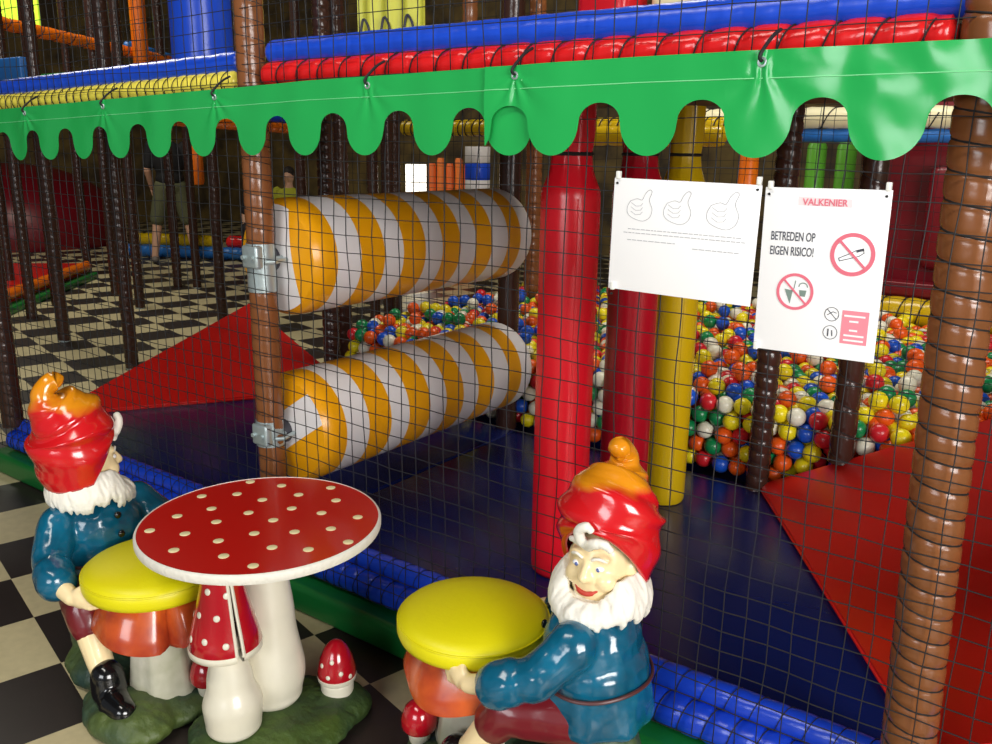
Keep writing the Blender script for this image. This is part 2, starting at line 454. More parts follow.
# ------------------------------------------------------------------ striped rollers
def roller(label, x, z, rad, yn, yf, turn):
    t = thing('striped_roller', label, 'roller', (x, yn, z), 0, 'striped rollers')
    L = yf - yn; segs = 56
    edges = [0.0]
    k = 0
    # alternating bands, end cap is striped straight across
    bands = [('g', .082), ('w', .10), ('g', .105), ('w', .09), ('g', .11), ('w', .09), ('g', .10), ('w', .09), ('g', .10), ('w', .10), ('g', .085), ('w', .10)]
    tot = sum(w for _, w in bands); sc = L / tot
    bmW, bmG = B(), B(); 
    prof = lambda s: rad * (1 - 0.10 * max(0, 1 - min(s, L - s) / 0.05) ** 2.2)
    s = 0
    for c, w in bands:
        w *= sc; bmx = bmG if c == 'g' else bmW
        n = max(4, int(w / 0.012)); rings = []
        for i in range(n + 1):
            q = s + w * i / n
            rings.append([(prof(q) * math.cos(2 * PI * j / segs), q, prof(q) * math.sin(2 * PI * j / segs)) for j in range(segs)])
        ring_surface(bmx, rings, cap0=False, cap1=False)
        s += w
    obj('white_band', bmW, M['white_v'], t, sharp=180); obj('gold_band', bmG, M['gold_v'], t, sharp=180)
    # end discs: slightly domed, with straight stripes (cut by parallel lines)
    for end in (0, 1):
        y = 0 if end == 0 else L; sg = -1 if end == 0 else 1
        r0 = prof(0)
        bm = B(); N = 40; G = {}
        rings = []
        center = bm.verts.new((0, y + sg * 0.02, 0)); prev = None
        R_ = [r0 * i / 12 for i in range(1, 13)]
        rows = []
        for r in R_:
            rows.append([bm.verts.new((r * math.cos(2 * PI * j / segs), y + sg * 0.02 * (1 - (r / r0) ** 2), r * math.sin(2 * PI * j / segs))) for j in range(segs)])
        for j in range(segs): bm.faces.new((center, rows[0][j], rows[0][(j + 1) % segs]))
        for a, b in zip(rows[:-1], rows[1:]):
            for j in range(segs): bm.faces.new((a[j], a[(j + 1) % segs], b[(j + 1) % segs], b[j]))
        nx = Vector((math.cos(turn), 0, math.sin(turn)))
        hi = 0.46 if abs(turn) < 0.5 else 0.3
        for dcut in (-0.3, hi):
            bmesh.ops.bisect_plane(bm, geom=bm.verts[:] + bm.edges[:] + bm.faces[:], plane_co=nx * (dcut * rad), plane_no=nx)
        for fc in bm.faces:
            q = fc.calc_center_median().dot(nx) / rad
            fc.material_index = 0 if -0.3 < q < hi else 1
        obj('end_disc', bm, [M['white_v'], M['gold_v']], t, sharp=180)
    bm = B(); lathe(bm, [(0.006, -0.03), (0.036, -0.03), (0.040, -0.02), (0.040, 0.0), (0.006, 0.002)], 24)
    me = mesh_of(bm); me.transform(Matrix.Rotation(R(-90), 4, 'X')); me.transform(Matrix.Translation((0.0, -0.018, 0)))
    obj('hub_disc', me, M['dksteel'], t)
    return t
roller('upper gold and white striped roller with a white vertical stripe on its end', -2.203, 1.154, 0.189, 1.83, 3.035, R(8))
roller('lower gold and white striped roller with a slanting white stripe on its end', -2.185, 0.583, 0.189, 1.83, 3.035, R(-55))
hub(1.158, 0.10); hub(0.585, 0.035)

# ------------------------------------------------------------------ pillars
def pillar(label, x, y, m, r=0.083):
    t = thing('punch_pillar', label, 'pillar', (x, y, 0.222), 0, 'padded pillars on the mat')
    bm = B()
    prof = [(r * 0.9, 0.0), (r * 0.985, 0.012), (r, 0.04), (r, 0.6), (r, 1.15), (r * 0.97, 1.172), (r * 0.88, 1.19), (r * 0.72, 1.225), (r * 0.66, 1.27), (r * 0.74, 1.33), (r * 0.74, 1.43)]
    lathe(bm, prof, 48, wob=lambda a, z: (0.03 * math.sin(a * 9 + 1.3) + 0.02 * math.sin(a * 17)) * min(1, max(0, (z - 1.17) / 0.06)))
    obj('vinyl_cover', bm, m, t, sharp=60)
    bm = B(); pts = [(r * 0.66 * math.cos(2 * PI * i / 24), r * 0.66 * math.sin(2 * PI * i / 24), 1.27) for i in range(25)]
    tube(bm, pts, 0.006, 6, cap=False); obj('tie_cord', bm, M['cord'], t)
    bm = B(); tube(bm, [(r * 0.72, -r * 0.70, 0.02), (r * 0.72, -r * 0.70, 1.15)], 0.0018, 6); obj('seam', bm, m, t)
    return t
pillar('bright red padded pillar, the foremost of three on the blue mat', -1.303, 2.14, M['pillar_red'], 0.085)
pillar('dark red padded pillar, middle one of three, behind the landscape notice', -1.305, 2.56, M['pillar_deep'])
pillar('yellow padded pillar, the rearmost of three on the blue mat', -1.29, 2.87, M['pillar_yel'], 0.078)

# ------------------------------------------------------------------ valance
TOP = [(-5.2, 1.575), (-3.75, 1.618), (-1.85, 1.672), (-0.86, 1.686), (0.3, 1.684)]
def lin_tab(tab, x):
    for (a, u), (b, v) in zip(tab[:-1], tab[1:]):
        if x <= b: return u + (v - u) * (x - a) / (b - a)
    return tab[-1][1]
def valance(label, x0, x1, xl, y, eyes):
    P = 0.2285
    t = thing('scalloped_valance', label, 'valance', (0, y, 0), 0, 'green valance sheets')
    nx = int((x1 - x0) / 0.004); nz = 14
    bm = B(); front = []; back = []
    def yy(x, z):
        zt = lin_tab(TOP, x)
        o = 0.008 * noise.noise(Vector((x * 3.2, z * 1.5, 3))) + 0.005 * noise.noise(Vector((x * 9, z * 6, 8)))
        o += 0.006 * max(0, min(1, (x + 0.8) / 0.4)) * noise.noise(Vector((x * 14 + z * 9, z * 10 - x * 6, 5)))
        for e in eyes:
            dx = x - e; dz = zt - 0.022 - z
            an = math.atan2(dx, max(dz, 0.001)); rr = math.hypot(dx, dz)
            o += 0.004 * math.cos(an * 9) * math.exp(-rr / 0.06) * min(1, rr / 0.02)
        return o
    def zb(x):
        u = abs((((x - xl) / P + 0.5) % 1.0) - 0.5) * P; zt = lin_tab(TOP, x)
        k = min(1.0, max(0.985, 1 + 0.075 * (x + 1.9)))
        wl, wg = 0.128, P - 0.128
        if u < wl / 2: return zt - k * (0.194 - 0.068 * (1 - math.sqrt(max(0, 1 - (2 * u / wl) ** 2))))
        v = P / 2 - u
        return zt - k * (0.086 + 0.040 * (1 - math.sqrt(max(0, 1 - (2 * v / wg) ** 2))))
    for i in range(nx + 1):
        x = x0 + (x1 - x0) * i / nx; zt = lin_tab(TOP, x); b_ = zb(x); ca = []; cb = []
        for k in range(nz + 1):
            z = zt + (b_ - zt) * k / nz; o = yy(x, z)
            ca.append(bm.verts.new((x, o - 0.001, z))); cb.append(bm.verts.new((x, o + 0.001, z)))
        front.append(ca); back.append(cb)
    for i in range(nx):
        for k in range(nz):
            bm.faces.new((front[i][k], front[i][k + 1], front[i + 1][k + 1], front[i + 1][k]))
            bm.faces.new((back[i][k], back[i + 1][k], back[i + 1][k + 1], back[i][k + 1]))
        for k in (0, nz):
            bm.faces.new((front[i][k], front[i + 1][k], back[i + 1][k], back[i][k]))
    for i in (0, nx):
        for k in range(nz): bm.faces.new((front[i][k], front[i][k + 1], back[i][k + 1], back[i][k]))
    obj('scalloped_sheet', bm, M['green'], t, sharp=60)
    bm = B(); pts = []
    for i in range(0, nx + 1, 4):
        x = x0 + (x1 - x0) * i / nx; z = lin_tab(TOP, x) - 0.05; pts.append((x, yy(x, z) - 0.0012, z))
    tube(bm, pts, 0.0011, 5); obj('hem_seam', bm, M['green_hem'], t)
    for e in eyes:
        zt = lin_tab(TOP, e) - 0.022; o = yy(e, zt)
        bm = B(); pts = [(e + 0.007 * math.cos(2 * PI * i / 16), o - 0.002, zt + 0.007 * math.sin(2 * PI * i / 16)) for i in range(17)]
        tube(bm, pts, 0.0024, 6, cap=False); ob = obj('eyelet', bm, M['steel'], t)
        bm = B(); tube(bm, spline([(e, o + 0.008, zt), (e - 0.003, o - 0.008, zt + 0.008), (e, o - 0.002, zt + 0.022), (e + 0.006, o + 0.026, zt + 0.048), (e + 0.012, o + 0.05, zt + 0.062)], 6), 0.0036, 6)
        obj('tie_loop', bm, M['cord'], ob)
    return t
valance('long green scalloped valance sheet below the yellow roll, its end tucked behind its neighbour', -5.1, -1.10, -1.187, 1.672, [-3.39, -2.86, -2.26, -1.63])
valance('short green scalloped valance sheet with glossy creases above the two notices', -1.245, 0.14, -1.063, 1.66, [-1.165, -0.605])

# ------------------------------------------------------------------ nets
def net(name, label, x0, x1, z0, z1, y, cell, r, cell_z=None, amp=0.004, zfun=None, knots=True):
    cz = cell_z or cell
    nx = int(round((x1 - x0) / cell)); nz = int(round((z1 - z0) / cz))
    bm = B()
    def pt(i, k):
        x = x0 + cell * i; z = z0 + cz * k
        n1 = noise.noise(Vector((x * 2.3, z * 2.1, y * 3))); n2 = noise.noise(Vector((x * 2.0 + 40, z * 2.6, y))); n3 = noise.noise(Vector((x * 9 + 4, z * 9, y)))
        return Vector((x + amp * 2.2 * n1 + amp * n3, y + amp * n3, z + amp * 2.4 * n2 + amp * 0.8 * n3))
    G = [[pt(i, k) for k in range(nz + 1)] for i in range(nx + 1)]
    for i in range(nx + 1): tube(bm, G[i], r, 4)
    for k in range(nz + 1): tube(bm, [G[i][k] for i in range(nx + 1)], r, 4)
    return tag(obj(name, bm, M['net'], sharp=180), label, 'net')
net('safety_net', 'black square-mesh net hung across the front of the rollers and pillars', -5.4, 0.30, 0.17, 1.67, 1.70, 0.05, 0.0014)
net('safety_net', 'black square-mesh net above the blue and red rolls of the upper level', -5.4, 0.35, 1.68, 2.48, 1.715, 0.05, 0.0014)
net('safety_net', 'fine black net between the floor mats and the coloured balls', -3.5, 0.40, 0.62, 1.66, 3.215, 0.05, 0.0011)
net('safety_net', 'black net of the upper level behind the platform', -6.0, 0.40, 1.76, 3.0, 3.26, 0.06, 0.0014)

# ------------------------------------------------------------------ notices
def notice(name, label, x, z, w, h, tilt):
    t = thing(name, label, 'sign', (x, 1.682, z), 0, 'white notices on the net'); t.rotation_euler = (0, tilt, 0)
    bm = B(); box(bm, (w / 2, 0, -h / 2), (w, 0.0025, h), bev=0.0008); obj('sheet', bm, M['sign'], t)
    return t
def put(me, m, parent, x, z, name='lettering'):
    me.transform(Matrix.Translation((x, -0.0016, z))); o = bpy.data.objects.new(name, me); C.objects.link(o)
    me.materials.clear(); me.materials.append(m); o.parent = parent
    return o
Y0, Y1 = -0.0019, -0.0012
s1 = notice('landscape_notice', 'white landscape notice with three outlined thumbs-up hands tied to the net', -0.915, 1.446, 0.322, 0.238, R(0.9))
for cx, cz, sc in ((0.064, -0.06, 1.12), (0.150, -0.06, 1.16), (0.248, -0.06, 1.28)):
    bm = B()
    pts = [(-0.02, 0.012), (-0.006, 0.017), (0.004, 0.015), (0.010, 0.026), (0.018, 0.034), (0.024, 0.031), (0.019, 0.017), (0.022, 0.008), (0.026, -0.002), (0.022, -0.016), (0.008, -0.024), (-0.012, -0.02), (-0.024, -0.012), (-0.026, 0.0), (-0.02, 0.012)]
    P2 = [(v.x, v.y) for v in spline([(a * sc, b * sc, 0) for a, b in pts], 3)]
    stroke_y(bm, [(cx + a, cz + b) for a, b in P2], 0.0011, Y0, Y1)
    for dz in (0.006, -0.002, -0.010):
        stroke_y(bm, [(cx + sc * a, cz + sc * (dz + b)) for a, b in ((-0.018, 0.003), (-0.008, -0.003), (0.002, -0.002), (0.006, 0.003))], 0.0009, Y0, Y1)
    obj('thumb_drawing', bm, M['faint'], s1)
bm = B()
rg = random.Random(3)
for z, a, b in ((-0.105, 0.04, 0.29), (-0.113, 0.03, 0.30), (-0.128, 0.04, 0.15), (-0.135, 0.19, 0.29)):
    x = a
    while x < b - 0.004:
        w_ = rg.uniform(0.004, 0.012); stroke_y(bm, [(x, z), (min(b, x + w_), z)], 0.0016, Y0, Y1); x += w_ + 0.003
obj('text_lines', bm, M['faint'], s1)
s2 = notice('portrait_notice', 'white portrait notice reading BETREDEN OP EIGEN RISICO with red prohibition rings', -0.586, 1.438, 0.229, 0.316, R(-0.6))
bm = B(); prism_y(bm, [(0.065, -0.016), (0.163, -0.018), (0.163, -0.034), (0.065, -0.032)], Y0 + 0.0004, Y1)
obj('logo_box', bm, mat('logo_pale', (244, 222, 226), 0.5), s2)
me = text_mesh('VALKENIER', 0.0175, 0.92); put(me, M['pinkred'], s2, 0.114, -0.026, 'logo_lettering').location.y = -0.0006
for k, w in enumerate(('BETREDEN OP', 'EIGEN RISICO!')):
    put(text_mesh(w, 0.0235, 0.56), M['ink'], s2, 0.060, -0.092 - 0.028 * k)
def ban(cx, cz, r, w, m=M['pinkred']):
    bm = B(); ring_y(bm, cx, cz, r, r - w, Y0 - 0.0004, Y1)
    q = (r - w * 0.5) * 0.7071
    stroke_y(bm, [(cx - q, cz + q), (cx + q, cz - q)], w * 0.62, Y0 - 0.0009, Y1)
    return obj('prohibition_ring', bm, m, s2)
b1 = ban(0.172, -0.118, 0.040, 0.0075)
bm = B(); stroke_y(bm, [(0.172 + a, -0.118 + b) for a, b in ((-0.024, -0.008), (-0.008, 0.0), (0.006, 0.008), (0.018, 0.012), (0.02, 0.004), (0.012, -0.002), (-0.006, -0.008), (-0.022, -0.013), (-0.024, -0.008))], 0.0013, Y0, Y1)
prism_y(bm, [(0.172 + a, -0.118 + b) for a, b in ((0.006, 0.0075), (0.019, 0.0125), (0.02, 0.0085), (0.007, 0.004))], Y0, Y1)
obj('shoe_pictogram', bm, M['ink'], s2)
ban(0.073, -0.196, 0.0355, 0.0055)
bm = B(); prism_y(bm, [(0.073 + a, -0.196 + b) for a, b in ((-0.020, 0.004), (-0.004, 0.002), (-0.008, -0.024))], Y0, Y1)
prism_y(bm, [(0.073 + a, -0.196 + b) for a, b in ((0.008, 0.004), (0.022, 0.004), (0.020, -0.008), (0.010, -0.008))], Y0, Y1)
stroke_y(bm, [(0.071, -0.19), (0.073, -0.175)], 0.0016, Y0, Y1)
ring_y(bm, 0.088, -0.186, 0.009, 0.0072, Y0, Y1, 20, 0, PI)
obj('food_pictogram', bm, M['greypic'], s2)
for k, cz in enumerate((-0.232, -0.267)):
    bm = B(); ring_y(bm, 0.146, cz, 0.0135, 0.0124, Y0, Y1, 28)
    if k == 0:
        stroke_y(bm, [(0.137, cz + 0.009), (0.155, cz - 0.009)], 0.0012, Y0, Y1)
        stroke_y(bm, [(0.138, cz - 0.002), (0.148, cz + 0.005), (0.154, cz + 0.003)], 0.0012, Y0, Y1)
    else:
        stroke_y(bm, [(0.142, cz + 0.006), (0.142, cz - 0.007)], 0.0024, Y0, Y1); stroke_y(bm, [(0.149, cz + 0.004), (0.150, cz - 0.006)], 0.0018, Y0, Y1)
    obj('round_pictogram', bm, M['ink'], s2)
bm = B(); prism_y(bm, [(0.165, -0.222), (0.213, -0.222), (0.213, -0.285), (0.165, -0.285)], Y0, Y1); pk = obj('pink_panel', bm, mat('panel_pink', (236, 140, 156), 0.5), s2)
bm = B()
for z, a, b in ((-0.232, 0.17, 0.208), (-0.242, 0.18, 0.198), (-0.259, 0.181, 0.197), (-0.269, 0.172, 0.206), (-0.278, 0.172, 0.206)):
    x = a
    while x < b - 0.002:
        w = min(random.uniform(0.002, 0.006), b - x); stroke_y(bm, [(x, z), (x + w, z)], 0.0034, Y0 - 0.0006, Y0); x += w + 0.0022
obj('white_text_lines', bm, M['sign'], pk)
def ties(t, spots):
    for x, z in spots:
        bm = B(); box(bm, (x, -0.002, z), (0.009, 0.012, 0.016), bev=0.002)
        o = obj('cable_tie', bm, M['clip'], t)
        bm = B(); tube(bm, [(x - 0.002, -0.004, z - 0.017), (x - 0.002, -0.0012, z - 0.017)], 0.0026, 10); obj('punched_hole', bm, M['cord'], o)
ties(s1, [(0.01, 0.006), (0.316, 0.008), (0.012, -0.232)])
ties(s2, [(0.01, 0.004), (0.222, 0.006), (0.006, -0.31)])

# ------------------------------------------------------------------ ball pit
bm = B(); box(bm, (-1.55, 4.42, 0.255), (3.74, 1.82, 0.51), bev=0.01)
tag(obj('foam_block', bm, M['deck']), 'dark blue foam block under the coloured balls of the pit', 'foam block')
COL = {'red': (206, 34, 44), 'orange': (236, 92, 24), 'yellow': (238, 218, 26), 'green': (18, 132, 74), 'blue': (24, 82, 196), 'white': (232, 228, 206)}
BM = {k: mat('ball_' + k, v, 0.3) for k, v in COL.items()}
W = ['red'] * 2 + ['orange'] * 4 + ['yellow'] * 5 + ['green'] * 3 + ['blue'] * 3 + ['white'] * 4
rb = 0.036
bm = B(); bmesh.ops.create_uvsphere(bm, u_segments=20, v_segments=12, radius=rb)
ball_me = mesh_of(bm, 180)
BME = {}
for k in COL:
    BME[k] = ball_me.copy(); BME[k].materials.clear(); BME[k].materials.append(BM[k])
balls = []
def ramp_z(x, y): return 0.225 + max(0.0, ((x + 1.04) * 0.842 + (y - 3.2) * 0.539)) * 0.666
row = 0; z = 0.222 + rb
while z < 0.56:                                   # front face of the heap
    x = -3.36 + (0.036 if row % 2 else 0)
    while x < 0.25:
        if z > ramp_z(x, 3.2) - 0.02 and (x > -3.25 or z > 0.22 + (-3.29 - x) * 0.45):
            balls.append((x + random.uniform(-.006, .006), 3.275 + random.uniform(-.008, .02), z + random.uniform(-.004, .004), 0))
        balls.append((x + 0.036 + random.uniform(-.006, .006), 3.35 + random.uniform(-.01, .02), z + random.uniform(-.01, .01), 0))
        x += 0.0735
    z += 0.064; row += 1
row = 0; y = 3.36
while y < 5.3:                                    # top of the heap
    x = -3.36 + (0.036 if row % 2 else 0)
    while x < 0.25:
        h = 0.548 + 0.02 * noise.noise(Vector((x * 3, y * 3, 0)))
        balls.append((x + random.uniform(-.007, .007), y + random.uniform(-.007, .007), h + random.uniform(-.004, .012), 1))
        if random.random() < 0.22:
            balls.append((x + 0.037, y + 0.021, h + 0.058, 2))
        x += 0.0735
    y += 0.0645; row += 1
HID = [(528, 140, 606, 610), (604, 150, 662, 480), (654, 160, 702, 520), (606, 172, 765, 300), (755, 182, 890, 365), (735, 350, 772, 490), (830, 350, 862, 470), (925, 100, 992, 500), (285, 185, 528, 300), (488, 120, 518, 420)]
def seen(b):
    u, v, d = proj(b[:3])
    if not (6 < u < 986 and 0 < v < 744): return False
    if u < 326: return False
    if any(a < u < c and b_ < v < e for a, b_, c, e in HID): return False
    if u < 528 and v > 372 - (u - 330) * 0.31: return False           # behind the lower roller
    return True
vis = sorted([b for b in balls if seen(b)], key=lambda b: proj(b[:3])[2])
single, rest = vis[:300], vis[300:] + [b for b in balls if not seen(b)]
PLACE = {0: 'pressed against the pit net', 1: 'on top of the heap', 2: 'perched loosely on the heap'}
ZONE = [(528, 'behind the striped rollers'), (655, 'beside the red pillars'), (752, 'between yellow pillar and bumpy dark post'), (835, 'between the two dark posts before the pit'), (2000, 'between spiral-wrapped post and thick brown post')]
for b in single:
    k = random.choice(W); u = proj(b[:3])[0]
    o = bpy.data.objects.new('pit_ball', BME[k]); C.objects.link(o); o.location = b[:3]
    o.rotation_euler = (random.uniform(0, 3), random.uniform(0, 3), 0)
    tag(o, k + ' ball ' + PLACE[b[3]] + ' ' + [n for lim, n in ZONE if u < lim][0], 'ball', 'balls in the ball pit')
bm = B(); keys = list(COL)
proto = bmesh.ops.create_icosphere
for b in rest:
    k = keys.index(random.choice(W))
    q = bmesh.ops.create_icosphere(bm, subdivisions=2, radius=rb, matrix=Matrix.Translation(b[:3]))
    for v in q['verts']:
        for fc in v.link_faces: fc.material_index = k
me = bpy.data.meshes.new('balls'); bm.to_mesh(me); bm.free(); smooth(me, 180)
o = obj('pit_ball_heap', me, [BM[k] for k in keys]); tag(o, 'many coloured plastic balls filling the rear of the ball pit', 'balls', None, 'stuff')
laced_roll('padded_roll', 'dull yellow laced roll along the far edge of the ball pit', (-1.25, 5.42, 0.62), (0.3, 5.42, 0.62), 0.085, 0.11, M['pillar_yel'], pinch=0.08)
foam('padded_beam', 'dark red padded beam above the yellow roll of the ball pit', -1.35, 0.3, 5.5, 5.62, 0.70, 0.78, M['dkred'], 'beam')
t = thing('padded_wall_panel', 'dark red padded wall panel with a raised pad behind the ball pit', 'panel', (-0.5, 5.75, 0.0))
bm = B(); box(bm, (-0.03, 0.05, 0.97), (1.65, 0.1, 1.93), bev=0.02); obj('panel', bm, M['dkred'], t)
bm = B(); box(bm, (-0.3, -0.07, 1.15), (0.42, 0.16, 0.6), bev=0.05); obj('raised_pad', bm, M['dkred'], t)

# ------------------------------------------------------------------ toadstool table
M['table_red'] = mat('table_red', (190, 24, 18), 0.22, coat=0.4)
M['dot'] = mat('cream_dot', (240, 226, 176), 0.35)
M['rim'] = mat('rim_white', (226, 222, 210), 0.5, 0.3, 80)
M['stemwhite'] = mat('stem_cream', (232, 226, 206), 0.28, 0.1, 14, coat=0.3, vary=0.06)
M['cap_red'] = mat('toadstool_red', (176, 16, 32), 0.16, coat=0.6)
M['moss'] = mat('mossy_base', (40, 62, 34), 0.6, 0.5, 60, rgb2=(66, 88, 30), vscale=9)
tt = thing('toadstool_table', 'red round table with cream dots standing on white toadstool stems', 'table', (-1.672, 1.297, 0))
tt.scale = (0.985, 0.985, 1.02)
bm = B(); lathe(bm, [(0.28, 0.548), (0.300, 0.549), (0.303, 0.553), (0.303, 0.566), (0.300, 0.570), (0.2, 0.5705)], 96)
tp = obj('tabletop', bm, M['table_red'], tt)
bm = B()
prof = [(0.2995, 0.547), (0.3045, 0.548), (0.3065, 0.553), (0.3065, 0.566), (0.3045, 0.5695), (0.2995, 0.5715)]
lathe(bm, prof + prof[:1], 96); obj('rim_band', bm, M['rim'], tp)
dots = []
for k in range(400):
    pass
import itertools
phi = 2.39996
for k in range(28):
    rr = 0.282 * math.sqrt((k + 0.35) / 28); a = k * phi + 0.6
    dots.append((rr * math.cos(a), rr * math.sin(a)))
for dx, dy in dots:
    bm = B(); lathe(bm, [(0.0128, 0.5704), (0.0128, 0.5711), (0.012, 0.5714)], 20, (dx, dy, 0)); obj('dot', bm, M['dot'], tp)
# big stem (tilted tapering bulb)
def stem(name, pts, rads, m, parent, segs=36):
    P = spline(pts, 8); n = len(P); tab = [(i / (len(rads) - 1), r) for i, r in enumerate(rads)]
    bm = B(); tube(bm, P, [interp(tab, i / (n - 1)) for i in range(n)], segs); return obj(name, bm, m, parent, 50)
stem('stem', [(0.012, 0.0, 0.05), (0.010, 0.0, 0.09), (0.008, 0.0, 0.16), (0.0, 0.005, 0.3), (-0.01, 0.01, 0.45), (-0.015, 0.01, 0.549)], [0.045, 0.078, 0.090, 0.070, 0.056, 0.062], M['stemwhite'], tt)
sx, sy = 0.025, -0.14
st = stem('side_stem', [(sx, sy, 0.05), (sx, sy, 0.08), (sx, sy, 0.14), (sx - 0.004, sy, 0.2), (sx - 0.008, sy, 0.27), (sx - 0.01, sy, 0.33)], [0.04, 0.070, 0.075, 0.058, 0.045, 0.045], M['stemwhite'], tt)
# conical side cap with a notch
cx_, cy_ = sx - 0.012, sy
def cap_mesh(prof, a0, a1, segs, c):
    bm = B(); rings = []
    for r, z in prof: rings.append([(c[0] + r * math.cos(a0 + (a1 - a0) * i / segs), c[1] + r * math.sin(a0 + (a1 - a0) * i / segs), c[2] + z) for i in range(segs + 1)])
    ring_surface(bm, rings, closed_u=False)
    return bm
na = R(-14)        # direction of the notch, seen from the viewer's side
prof = [(0.086, 0.300), (0.090, 0.306), (0.082, 0.34), (0.066, 0.40), (0.050, 0.47), (0.038, 0.53), (0.030, 0.548), (0.02, 0.549)]
bm = cap_mesh(prof, na + 0.10, na + 2 * PI - 0.10, 54, (cx_, cy_, 0.0))
cap = obj('side_cap', bm, M['cap_red'], tt, 60)
bm = cap_mesh([(0.05, 0.298), (0.080, 0.283), (0.090, 0.288), (0.0915, 0.300), (0.088, 0.308)], na + 0.10, na + 2 * PI - 0.10, 54, (cx_, cy_, 0)); obj('cap_lip', bm, M['stemwhite'], cap, 60)
for s in (-1, 1):
    bm = B(); a = na + s * 0.10
    pts = [(r * math.cos(a), r * math.sin(a), z) for r, z in prof]
    tube(bm, [(cx_ + x, cy_ + y, z) for x, y, z in pts[:6]], 0.0045, 6); obj('notch_edge', bm, M['stemwhite'], cap)
def cap_dots(spots, prof, c, parent, r=0.0085):
    for a, z in spots:
        for (r0, z0), (r1, z1) in zip(prof[:-1], prof[1:]):
            if min(z0, z1) <= z <= max(z0, z1) and z1 != z0:
                q = (z - z0) / (z1 - z0); rr = r0 + (r1 - r0) * q; sl = math.atan2(r0 - r1, z1 - z0)
                n = Vector((math.cos(a) * math.cos(sl), math.sin(a) * math.cos(sl), math.sin(sl)))
                bm = B(); ell(bm, (0, 0, 0), (r, r, 0.0022), seg=14, ring=6)
                me = mesh_of(bm, 180); me.transform(Matrix.Translation(Vector((c[0] + rr * math.cos(a), c[1] + rr * math.sin(a), c[2] + z))) @ n.to_track_quat('Z', 'Y').to_matrix().to_4x4())
                obj('dot', me, M['stemwhite'], parent); break
cap_dots([(R(-110), 0.335), (R(-72), 0.345), (R(-95), 0.40), (R(-50), 0.40), (R(-75), 0.46), (R(-25), 0.45), (R(-140), 0.38), (R(-35), 0.335), (R(60), 0.36), (R(120), 0.4)], prof, (cx_, cy_, 0), cap)
# little toadstool at the edge of the base
lx, ly = 0.108, 0.142
stem('small_stem', [(lx, ly, 0.04), (lx, ly, 0.06), (lx, ly, 0.085), (lx, ly, 0.10)], [0.03, 0.045, 0.046, 0.04], M['stemwhite'], tt)
pl = [(0.03, 0.098), (0.050, 0.102), (0.054, 0.112), (0.052, 0.13), (0.044, 0.16), (0.031, 0.188), (0.016, 0.204), (0.004, 0.209)]
bm = B(); lathe(bm, pl, 36, (lx, ly, 0)); sc_ = obj('small_cap', bm, M['cap_red'], tt, 60)
bm = B(); lathe(bm, [(0.03, 0.094), (0.048, 0.092), (0.053, 0.098), (0.0545, 0.108), (0.050, 0.110)], 36, (lx, ly, 0)); obj('small_cap_lip', bm, M['stemwhite'], sc_)
cap_dots([(R(-70), 0.125), (R(-30), 0.135), (R(-60), 0.165), (R(-100), 0.15), (R(0), 0.12)], pl, (lx, ly, 0), sc_, 0.0065)
bm = B(); ell(bm, (0.06, -0.02, 0.028), (0.19, 0.215, 0.045)); ell(bm, (0.0, -0.12, 0.025), (0.13, 0.12, 0.04)); ell(bm, (0.12, 0.13, 0.02), (0.09, 0.10, 0.045))
bmesh.ops.bisect_plane(bm, geom=bm.verts[:] + bm.edges[:] + bm.faces[:], plane_co=(0, 0, 0.0), plane_no=(0, 0, -1), clear_outer=True)
bmesh.ops.holes_fill(bm, edges=bm.edges[:])
me = remesh(bm, 0.006, 3, lambda co: 0.006 * noise.noise(co * 18) + 0.003 * noise.noise(co * 50) if co.z > 0.01 else 0)
obj('mossy_base', me, M['moss'], tt)

# ------------------------------------------------------------------ gnome stools
M['skin'] = mat('gnome_skin', (246, 222, 172), 0.32, coat=0.25)
M['teal'] = mat('teal_coat', (14, 100, 132), 0.2, 0.1, 30, coat=0.4, rgb2=(10, 78, 104), vscale=14)
M['burg'] = mat('burgundy_trousers', (112, 26, 34), 0.28, coat=0.3)
M['boot'] = mat('black_boot', (16, 16, 18), 0.16, coat=0.5)
M['beard'] = mat('white_beard', (240, 236, 224), 0.5, 0.2, 60)
M['lip'] = mat('lip_red', (190, 60, 44), 0.4)
M['eyew'] = mat('eye_white', (240, 240, 244), 0.25)
M['iris'] = mat('eye_blue', (92, 108, 168), 0.25)
M['belt'] = mat('belt_brown', (84, 46, 46), 0.4)
M['mcap'] = mat('mushroom_cap', (150, 38, 30), 0.25, coat=0.4, rgb2=(224, 104, 36), vscale=7)
M['mstem'] = mat('mushroom_stem', (206, 202, 184), 0.5, 0.2, 30, rgb2=(168, 168, 140), vscale=8)
M['tealmoss'] = mat('painted_rock', (44, 66, 58), 0.5, 0.5, 50, rgb2=(80, 96, 44), vscale=7)
